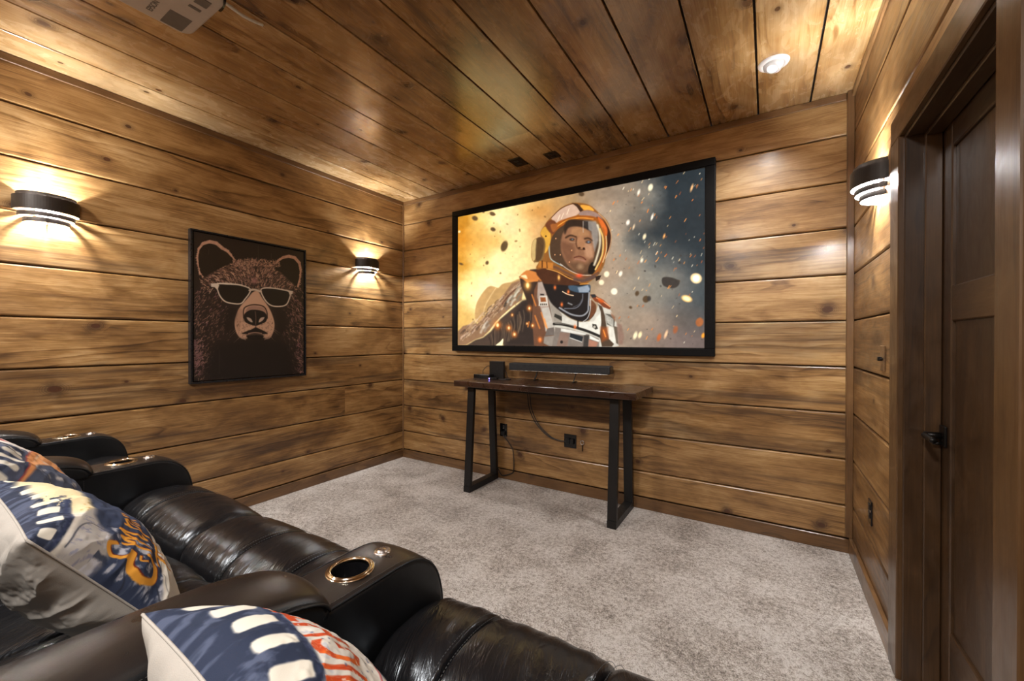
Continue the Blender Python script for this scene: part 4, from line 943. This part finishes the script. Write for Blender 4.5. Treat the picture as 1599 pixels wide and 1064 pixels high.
eA, fA, gA, kA = mp(280, 340, 3.8), mp(300, 355, 8.87), mp(380, 375, 8.87), mp(300, 460, 7.6)
def paint_bear(p):
    X, Y = p.X, p.Y; p.C[:] = Paint.c('#241a14')
    r = np.clip((Y-480)/80, 0, 1)[:, None]; p.C = p.C*(1-r)+Paint.c('#17110f')*r
    rr = random.Random(3); skin, pink, dk = '#c9a084', '#b58a80', '#20160f'
    def fur(cx, cy, ang, L, w, col, a=.85, cv=.25):
        dx, dy = math.cos(ang)*L, math.sin(ang)*L; k = rr.uniform(-cv, cv)
        p.line([(cx, cy), (cx+dx*.5-dy*k, cy+dy*.5+dx*k), (cx+dx, cy+dy)], w, col, .8, a, False, w*.35)
    # head silhouette base tone
    p.blob(eA((130, 560), (120, 450), (160, 350), (240, 290), (340, 250), (400, 255), (480, 275), (580, 285), (640, 340), (700, 420), (730, 520), (730, 930), (105, 960), (108, 760)), '#2a1e18', 2)
    p.blob(eA((150, 400), (200, 320), (330, 262), (430, 256), (520, 275), (600, 300), (690, 400), (680, 440), (500, 410), (430, 395), (240, 392)), '#7d5c4a', 6, .8, tex=lambda x, y: np.clip((fbm(x/2.2, y/1.6, 3, 5)-.25)*2.2, 0, 1))
    # fur: forehead, growing outwards and up from the brow
    for i in range(1000):
        x = rr.uniform(150, 720); y = rr.uniform(255, 440)
        topline = 255+((x-430)/300)**2*130
        if y < topline: continue
        a = math.atan2(330-y-90, (x-450)*1.0)+rr.uniform(-.35, .35); bright = max(0, 1-abs(x-430)/330); br = bright*(1-(y-topline)/260)
        c = rr.choice((skin, '#b88f76', '#a67d68', '#8a6554', pink, '#d4ac90')) if rr.random() < .5+.5*br else rr.choice((dk, '#3a2a22', '#54392f'))
        q = eA((x, y))[0]; fur(q[0], q[1], a, rr.uniform(2.5, 6), rr.uniform(.7, 1.5), c)
    # cheeks and sides
    for i in range(1900):
        s = rr.random() < .6; x = rr.gauss(190, 62) if s else rr.gauss(685, 32); y = rr.uniform(420, 960)
        if x < 104 or x > 740: continue
        edge = math.exp(-abs(x-(125 if s else 722))/ (34 if s else 18)); mid = math.exp(-((y-560)/110)**2)*math.exp(-((x-(235 if s else 690))/70)**2)
        pr_ = .16+.6*edge+.42*mid
        if rr.random() > pr_: c = rr.choice((dk, '#1a120d', '#2e211a')); 
        else: c = rr.choice(('#8a6656', '#a37b6a', '#6e4f42', '#b8917c', '#7c5a50', '#9b7074'))
        a = (math.radians(100)+rr.uniform(-.5, .5)) if not s else math.radians(80)+rr.uniform(-.6, .6)
        if s: a = math.radians(rr.uniform(100, 165))
        else: a = math.radians(rr.uniform(20, 85))
        q = eA((x, y))[0]; fur(q[0], q[1], a, rr.uniform(2, 6), rr.uniform(.6, 1.3), c, .8)
    for i in range(160):
        s = rr.random() < .65; x = rr.uniform(106, 160) if s else rr.uniform(705, 738); y = rr.uniform(720, 930); q = eA((x, y))[0]
        fur(q[0], q[1], math.radians(rr.uniform(100, 200)), rr.uniform(2, 6), 1.2, rr.choice(('#8e6468', '#7b5558', '#a57c78', '#5c4044')), .7)
    # ears
    for pts, c2 in ((fA((180, 690), (130, 600), (105, 400), (150, 240), (260, 190), (370, 210), (480, 290), (580, 400), (620, 470), (520, 520), (330, 620)), 0), (gA((440, 350), (520, 260), (620, 220), (720, 235), (790, 310), (815, 440), (790, 580), (760, 650), (640, 560), (560, 470), (470, 420)), 0)):
        p.blob(pts, '#21180f', 2)
    rim1 = fA((190, 690), (145, 640), (120, 520), (110, 420), (130, 300), (190, 225), (280, 200), (370, 220), (450, 290), (520, 330), (570, 390), (630, 470)); rim2 = gA((440, 345), (500, 290), (570, 245), (650, 228), (730, 250), (790, 320), (808, 420), (800, 520), (785, 590), (765, 650))
    for rim, ws in ((rim1, (1.2, 1.6, 2.2, 2.6, 3.6, 5, 5.4, 5, 4.4, 3.6, 2, 1.6)), (rim2, (1.6, 3.4, 4.4, 4.8, 4.6, 3.6, 2.4, 2.2, 2.4, 1.6))):
        for (a, b), w in zip(zip(rim, rim[1:]), ws): p.line([a, b], w, '#bd9076', 1.2)
        cx = sum(q[0] for q in rim)/len(rim); cy = sum(q[1] for q in rim)/len(rim)+4
        for i in range(170):
            k = rr.randrange(len(rim)-1); t_ = rr.random(); x = rim[k][0]*(1-t_)+rim[k+1][0]*t_; y = rim[k][1]*(1-t_)+rim[k+1][1]*t_
            an = math.atan2(y-cy, x-cx)+rr.uniform(-.5, .5); o = rr.uniform(-1.6, 1.2); fur(x+math.cos(an)*o, y+math.sin(an)*o, an, rr.uniform(1.2, 2.6), rr.uniform(.6, 1.1), rr.choice(('#c79a80', '#b38670', '#a87b68', '#d0a68c')), .9)
    # crown hair line
    for i in range(260):
        x = rr.uniform(330, 600); y = 262+((x-430)/190)**2*20+rr.uniform(-12, 26); q = eA((x, y))[0]; fur(q[0], q[1], math.radians(rr.uniform(200, 350)), rr.uniform(1.5, 4), 1.1, rr.choice((skin, '#bd9076', '#a67d68', '#4a342a')), .9)
    p.glow(*eA((455, 378))[0], 4, 5, '#b8807c', .8)
    # muzzle
    p.blob(eA((445, 445), (475, 440), (500, 480), (545, 550), (570, 630), (560, 690), (530, 725), (460, 700), (390, 725), (350, 690), (338, 620), (365, 540), (415, 480)), skin, 1.6)
    p.blob(eA((340, 610), (362, 545), (385, 560), (372, 640), (360, 680), (345, 650)), '#ab846c', 3, .7)
    for i in range(190):
        x = rr.uniform(350, 560); y = rr.uniform(600, 720); q = eA((x, y))[0]; fur(q[0], q[1], math.radians(rr.uniform(20, 160)), rr.uniform(.6, 2.4), rr.uniform(.5, 1.2), rr.choice(('#5a4034', '#7c5c4c', '#3a281e')), .55)
    p.line(eA((390, 600), (392, 545), (420, 525), (460, 520), (505, 530), (525, 560), (528, 600)), 1.8, '#3a261c', 1, 1, True); p.blob(eA((400, 560), (420, 533), (460, 528), (505, 538), (522, 570), (505, 556), (460, 548), (420, 556)), '#a47e6c', 1.2)
    p.blob(eA((393, 580), (420, 555), (460, 550), (505, 560), (525, 585), (520, 620), (480, 640), (460, 645), (435, 640), (398, 620)), '#1b1410', 1.3)
    p.blob(eA((408, 595), (432, 602), (442, 625), (420, 615)), '#bfa693', 1); p.blob(eA((478, 625), (488, 600), (512, 595), (500, 615)), '#bfa693', 1); p.line(eA((458, 560), (462, 600), (460, 640)), .9, '#8a6c5e', 1, .9, True)
    p.line(eA((460, 640), (462, 662)), 1.2, '#4a342a', 1); p.blob(eA((440, 665), (460, 655), (485, 665), (530, 690), (500, 696), (420, 695), (380, 690)), '#1d1410', 1.4); p.line(eA((418, 691), (455, 686), (495, 691)), 1.5, '#a98672', 1, 1, True)
    p.blob(eA((410, 700), (500, 700), (490, 725), (425, 725)), '#150f0c', 2); p.line(eA((352, 688), (380, 712), (400, 728)), 1.6, '#b8917c', 1.2, .9, True); p.line(eA((556, 690), (535, 715), (512, 728)), 1.6, '#b8917c', 1.2, .9, True)
    for a, b in (((340, 668), (305, 700)), ((346, 675), (310, 712)), ((370, 710), (332, 745)), ((560, 670), (592, 700)), ((565, 665), (600, 690)), ((545, 708), (575, 742))): p.line(eA(a, b), .6, '#b09080', .8, .8)
    p.blob(eA((560, 520), (620, 560), (640, 640), (600, 720), (560, 740), (590, 640)), '#17100c', 6, .5); p.blob(eA((300, 540), (350, 560), (330, 640), (340, 720), (300, 700), (270, 620)), '#17100c', 6, .5)
    p.blob(eA((250, 750), (460, 735), (640, 750), (690, 930), (640, 960), (200, 965), (190, 850)), '#17110f', 14, .9)
    # sunglasses
    L1 = eA((236, 396), (300, 396), (370, 402), (428, 424), (424, 452), (400, 485), (375, 512), (330, 512), (285, 500), (256, 470), (240, 430)); L2 = eA((492, 434), (520, 420), (580, 424), (640, 436), (664, 446), (660, 480), (640, 520), (600, 531), (550, 524), (515, 490))
    for Lp in (L1, L2): p.blob(Lp, '#1c140c', 1.2); Q = p.smooth(Lp); p.line(Q+[Q[0]], 1.9, '#d6c4b0', .9)
    p.poly(eA((200, 392), (240, 390), (250, 402), (240, 430), (222, 414), (203, 412)), '#d6c4b0', 1); p.poly(eA((640, 432), (680, 440), (678, 456), (660, 462), (655, 446)), '#d6c4b0', 1)
    p.line(eA((426, 434), (455, 430), (492, 442)), 3.2, '#c9b49e', 1, 1, True); p.line(eA((240, 392), (300, 392), (380, 402)), 1.8, '#dccbb8', 1, 1, True)
    p.line(eA((212, 420), (192, 450)), .9, '#c0a890', 1); p.line(eA((672, 462), (682, 485)), .8, '#c0a890', 1)
    for x, y0, y1 in ((480, 165, 260), (555, 215, 250), (248, 790, 930), (660, 610, 800), (190, 190, 220)): p.line(eA((x, y0), (x-1, y1)), .5, '#6b5c50', .8, .55)

scr = box('projection_screen', (.727, -.055, 1.154), (3.032, -.002, 1.206), M['frame_black'], None, .004); tag(scr, 'large black framed projection screen showing an astronaut amid fiery sparks', 'screen')
scr.name = 'projection_screen'
for lo, hi in (((.727, -.055, 2.455), (3.032, -.002, 2.507)), ((.727, -.055, 1.2065), (.790, -.002, 2.4545)), ((2.970, -.055, 1.2065), (3.032, -.002, 2.4545))): box('frame_rail', lo, hi, M['frame_black'], scr, .004)
for lo, hi in (((.784, -.046, 1.203), (2.976, -.043, 1.212)), ((.784, -.046, 2.449), (2.976, -.043, 2.458)), ((.784, -.046, 1.2), (.793, -.043, 2.46)), ((2.967, -.046, 1.2), (2.976, -.043, 2.46))): box('inner_bezel', lo, hi, M['frame_edge'], scr)
picture('picture', (.790, -.044, 2.455), (2.970, -.044, 2.455), (2.970, -.044, 1.2065), (.790, -.044, 1.2065), 620, 356, M['screen_image'], scr, [(714.7, 339.5), (1100.4, 258.9), (1101.7, 545), (714.7, 539.8)], paint_screen)
bf = box('bear_picture', (.0005, -1.935, .961), (.040, -1.120, .973), M['frame_edge'], None, .002); tag(bf, 'black framed print of a bear wearing white sunglasses on the left wall', 'picture')
for lo, hi in (((.0005, -1.935, 2.003), (.040, -1.120, 2.015)), ((.0005, -1.935, .973), (.040, -1.923, 2.003)), ((.0005, -1.132, .973), (.040, -1.120, 2.003))): box('frame_rail', lo, hi, M['frame_edge'], bf, .002)
box('canvas_edge', (.001, -1.918, .978), (.0335, -1.137, 1.998), M['frame_black'], bf)
picture('bear_print', (.0345, -1.915, 1.995), (.0345, -1.140, 1.995), (.0345, -1.140, .981), (.0345, -1.915, .981), 300, 392, M['poster'], bf, eA((103, 82), (745, 207), (738, 930), (100, 970)), paint_bear)

# ------------------------------------------------------------------ pillows
def water(p, x0, y0, x1, y1, col, dens=.5, sc=9, seed=1, a=1.0):
    idx = p.sub(x0, y0, x1, y1, 0); x, y = p.X[idx], p.Y[idx]
    m = np.minimum.reduce([x-x0, x1-x, y-y0, y1-y])/4+(fbm(x/6, y/6, 4, seed+3)-.5)*3; m = np.clip(m, 0, 1)
    t = np.clip((fbm(x/sc, y/sc, 5, seed)-(.72-dens*.5))*6, 0, 1); p.blend(idx, col, t*m*a)
def film(p, top, bar0, bar1, n, x0, x1, navy='#2b3348', base='#cfcabd', pad=8):
    p.poly([(-85, top), (270, top), (270, bar1+pad), (-85, bar1+pad)], navy, 1.5)
    idx = p.sub(-85, top, 270, bar1+pad, 0); p.blend(idx, '#525a70', np.clip((fbm(p.X[idx]/5, p.Y[idx]/5, 5, 8)-.47)*6, 0, 1)*.75); p.blend(idx, '#222a3c', np.clip((fbm(p.X[idx]/9, p.Y[idx]/4, 4, 18)-.55)*7, 0, 1)*.8)
    w = (x1-x0)/n
    for i in range(n):
        a = x0+i*w+w*.24; b = a+w*.50; r = min(2.2, (b-a)*.4)
        p.poly([(a+r, bar0), (b-r, bar0), (b-.6, bar0+.6), (b, bar0+r), (b, bar1-r), (b-.6, bar1-.6), (b-r, bar1), (a+r, bar1), (a+.6, bar1-.6), (a, bar1-r), (a, bar0+r), (a+.6, bar0+.6)], base, .9)
    p.line([(-85, bar1+pad-2), (270, bar1+pad-2)], 1.6, '#2c3450', 1.4, .8)
def letters(p, body, x0, y0, size, sx, col, tex=None):
    T = text_tris(body); w = max(q[0] for t in T for q in t)
    for t in T: p.poly([(x0+q[0]/w*sx, y0+q[1]*size) for q in t], col, .35, 1, tex)
def paint_C(p):
    X, Y = p.X, p.Y; p.C[:] = Paint.c('#cfcac0')*(.92+.13*fbm(X/6, Y/6, 4, 2))[:, None]
    film(p, -6, 6, 20, 6, -8, 97, '#262e42', pad=4)
    idx = p.sub(-5, 22, 105, 30, 0); p.blend(idx, '#8f97ac', np.clip((fbm(X[idx]/3, Y[idx]/3, 4, 5)-.5)*5, 0, 1)*.5)
    letters(p, 'NIGHTS', 2, 47, 33, 66, '#b8421c')
    p.line([(72, 46), (76, 26)], 2.4, '#b8421c', .6)
    idx = p.sub(-5, 22, 100, 54, 0); red = (p.C[idx][:, 0] > .6) & (p.C[idx][:, 2] < .3); k = np.clip((fbm(X[idx]/6, Y[idx]/6, 4, 31)-.48)*5, 0, 1)*red; p.blend(idx, '#d66a28', k*.8)
    k = np.clip((fbm(X[idx]/2, Y[idx]/2, 3, 44)-.68)*12, 0, 1)*red; p.blend(idx, '#d8d2c6', k*.8)
    p.line([(-2, 58), (102, 56)], .9, '#a83a40', .7, .85); p.line([(-2, 62), (102, 60)], .5, '#4a4f6a', .7, .7)
    water(p, -5, 70, 105, 105, '#3a4459', .6, 9, 12)
    rr = random.Random(1)
    for i in range(90): p.ell(rr.uniform(0, 100), rr.uniform(22, 60), rr.uniform(.25, .7), rr.uniform(.2, .6), '#4a5070', .5, .8)
def paint_A(p):
    p.X = 10+2.4*p.X; p.Y = np.interp(p.Y, [0, 8, 20, 35, 60, 100], [4, 25, 40, 56, 84, 130])
    X, Y = p.X, p.Y; p.C[:] = Paint.c('#d3cdc2')*(.94+.1*fbm(X/4, Y/4, 4, 2))[:, None]
    idx = p.sub(20, -5, 270, 62, 0); k = np.clip((X[idx]-60+20*(fbm(X[idx]/12, Y[idx]/12, 3, 6)-.5))/14, 0, 1)*np.clip((60-Y[idx])/8, 0, 1); p.blend(idx, '#d9c79c', k*.9)
    p.blend(idx, '#b8904e', np.clip((fbm(X[idx]/6, Y[idx]/2.5, 4, 61)-.60)*8, 0, 1)*k*.8)
    film(p, -5, 9, 24, 9, 8, 260, '#2a3042', pad=5)
    idx = p.sub(48, -5, 270, 44, 0); k = np.clip((fbm(X[idx]/6, Y[idx]/3, 3, 9)+(X[idx]-110)/90-.45)*9, 0, 1)*np.clip((Y[idx]-10)/6, 0, 1); p.blend(idx, '#dccba2', k*.95)
    p.blob([(4, 33), (40, 32), (72, 36), (80, 46), (56, 56), (10, 60), (-4, 58), (-4, 36)], '#aca7a2', 2); p.line([(-4, 62), (22, 58), (46, 50), (52, 40), (40, 34), (14, 33)], .9, '#3a3c48', .7, .9, True)
    idx = p.sub(-5, 34, 60, 62, 0); p.blend(idx, '#63688a', np.clip((fbm(X[idx]/3, Y[idx]/3, 4, 71)-.6)*8, 0, 1)*.5)
    p.poly([(-6, 54), (20, 55), (50, 48), (66, 40), (120, 38), (270, 40), (270, 60), (130, 70), (70, 82), (40, 92), (10, 100), (-6, 100)], '#363f56', 4)
    idx = p.sub(-6, 48, 60, 104, 0); p.blend(idx, '#c2c3cc', np.clip((fbm(X[idx]/7, Y[idx]/4, 5, 15)-.52)*7, 0, 1)*.85); p.blend(idx, '#2a3247', np.clip((fbm(X[idx]/6, Y[idx]/6, 4, 25)-.56)*8, 0, 1)*.8)
    p.line([(-4, 84), (10, 74), (22, 64)], .7, '#2c2f3c', .6, .9); p.line([(14, 100), (24, 92)], .8, '#2c2f3c', .6, .9)
    p.poly([(10, 104), (30, 94), (60, 84), (120, 74), (270, 62), (270, 140), (-6, 140)], '#d8d2c6', 1.5); p.line([(18, 104), (36, 94), (64, 87), (264, 66)], .7, '#8e8c88', .6, .9, True)
    # swash script, gold with a dark red shadow
    for dx, col, w in ((.9, '#6b1e14', 1.0), (0, '#dc9a3a', 1)):
        L = lambda P_, w0: p.line([((x-22)*1.15+24+dx, (y-72)*1.05+70+dx*.4) for x, y in P_], w0*w*.9, col, .5, 1, True)
        L([(34, 58), (28, 54), (22, 58), (23, 66), (30, 68)], 3.4); L([(30, 68), (20, 70), (15, 80), (22, 88), (33, 85), (35, 78)], 5); L([(28, 78), (26, 74), (30, 73)], 1.8)
        L([(38, 62), (42, 78)], 3.4); L([(42, 66), (46, 60), (49, 76)], 3.4); L([(50, 66), (54, 58), (57, 74), (60, 72)], 3.2)
        L([(64, 60), (66, 84)], 2.8); L([(66, 62), (72, 60), (72, 69), (67, 70)], 2.6); L([(77, 58), (78, 70)], 2.4); L([(82, 58), (83, 70)], 2.4); L([(83, 60), (88, 58)], 2.2); L([(92, 66), (97, 62), (93, 58), (90, 64), (95, 70)], 2.2)
        L([(38, 88), (50, 84), (62, 83)], 2.2); L([(50, 84), (48, 98)], 3); L([(56, 83), (56, 96), (60, 90), (63, 96)], 2.4); L([(68, 92), (72, 88), (67, 87), (67, 94), (73, 94)], 2)
    idx = p.sub(0, 50, 100, 100, 0)
def paint_B(p):
    p.X = p.X*1.2; p.Y = p.Y*1.25
    X, Y = p.X, p.Y; p.C[:] = Paint.c('#d3c9be')*(.94+.1*fbm(X/4, Y/4, 4, 2))[:, None]
    p.blob([(-6, -6), (124, -6), (124, 16), (50, 14), (20, 16), (-6, 20)], '#d8b083', 2); water(p, -5, -5, 105, 16, '#5a4a48', .28, 5, 33)
    film(p, 14, 20, 36, 7, -2, 66, '#4a4e60')
    p.poly([(62, 8), (104, 6), (104, 60), (60, 46)], '#d8d0c8', 2)
    for i, x in enumerate((70, 78, 86, 94)): p.line([(x, 20), (x+3, 34)], 3, '#a83232', .6, .9)
    p.line([(-4, 46), (40, 42), (80, 52), (104, 66)], 5, '#c98654', 1.2, 1, True); p.blob([(30, 44), (70, 52), (104, 66), (104, 100), (60, 92), (48, 66)], '#cf9260', 2); p.line([(-4, 43), (40, 39), (80, 49), (104, 62)], .9, '#a33a34', .7, .9, True)
    p.ell(80, 78, 14, 14, '#5c6274', 1.2); p.ell(80, 78, 9, 9, '#d29a58', 1); p.ell(80, 78, 2.5, 2.5, '#7a3c20', 1)
    p.blob([(-6, 48), (30, 46), (48, 62), (46, 84), (20, 84), (-6, 80)], '#4c5366', 2); water(p, -5, 46, 50, 84, '#b6b2b0', .45, 7, 52)
    p.line([(-4, 70), (16, 62), (26, 50)], .8, '#2d2f3a', .7, .9); water(p, -5, 86, 105, 105, '#3a4459', .6, 8, 12)
def pillow(label, centre, U, V, hx, hy, th, painter, wr, seed, n=190, ear=1.0):
    """U: towards the print's right, V: towards its top; the print faces U x V"""
    U = Vector(U).normalized(); V = Vector(V); V = (V-U*V.dot(U)).normalized(); N = U.cross(V)
    t = empty('throw_pillow', centre, label, 'pillow', 'printed pillows on the sofa')
    g = np.linspace(-1, 1, n); g = np.sin(g*PI/2)*.35+g*.65; A, B = np.meshgrid(g, g[::-1]); A = A.ravel(); B = B.ravel()
    X, Y = (A+1)*50, (1-B)*50
    pin = lambda a, b: a*(1-.075*(1-b*b)**1.2*np.abs(a)**3)
    px = pin(A, B)*hx; py = pin(B, A)*hy
    prof = ((1-A*A)*(1-B*B)); T = np.clip(prof, 0, 1)**.42
    nz = fbm(A*3+5, B*3+seed, 4, seed)-.5; edge = np.clip(1-T, 0, 1)
    rad = np.abs(np.sin(np.arctan2(B, A)*9+seed+3*nz))*edge*np.clip(T*3, 0, 1)
    for side in (1, -1):
        d = T*th*side + side*(nz*wr*T - rad*wr*.55)
        P = np.outer(px, np.array(U))+np.outer(py, np.array(V))+np.outer(d, np.array(N))
        me = mesh('panel', P, grid_faces(n, n, flip=(side > 0)))
        if side > 0: pt = Paint(X, Y); painter(pt); set_colors(me, pt.C)
        link('printed_cover' if side > 0 else 'back_cover', me, M['pillow_print'] if side > 0 else M['cream'], t, smooth=True)
    ring = [(s, 1) for s in np.linspace(-1, 1, 30)]+[(1, s) for s in np.linspace(1, -1, 30)[1:]]+[(s, -1) for s in np.linspace(1, -1, 30)[1:]]+[(-1, s) for s in np.linspace(-1, 1, 30)[1:]]
    pts = [U*float(pin(np.array(a), np.array(b)))*hx+V*float(pin(np.array(b), np.array(a)))*hy for a, b in ring]
    v, f = tube_vf(pts, .0022, 6); link('seam', mesh('seam', v, f), M['cream'], t, smooth=True)
    return t
pillow('throw pillow in the seat nearest the camera, navy film strip and red NIGHTS lettering', (2.789, -2.8176, .7701), (-.9957, .0724, -.0582), (-.0917, -.6635, .7425), .174, .174, .088, paint_C, .016, 3, n=280)
pillow('throw pillow leaning beside the middle armrest, with gold script lettering and navy wash', (2.0563, -2.8652, .7808), (-.9971, -.0143, .075), (.0697, -.5717, .8175), .201, .201, .1025, paint_A, .026, 8, n=260)
pillow('throw pillow farthest left, peach swoosh and red marks, behind the gold script one', (1.44, -2.880, .815), (-1, .02, .06), (.05, -.27, .35), .222, .228, .098, paint_B, .03, 5, n=150)
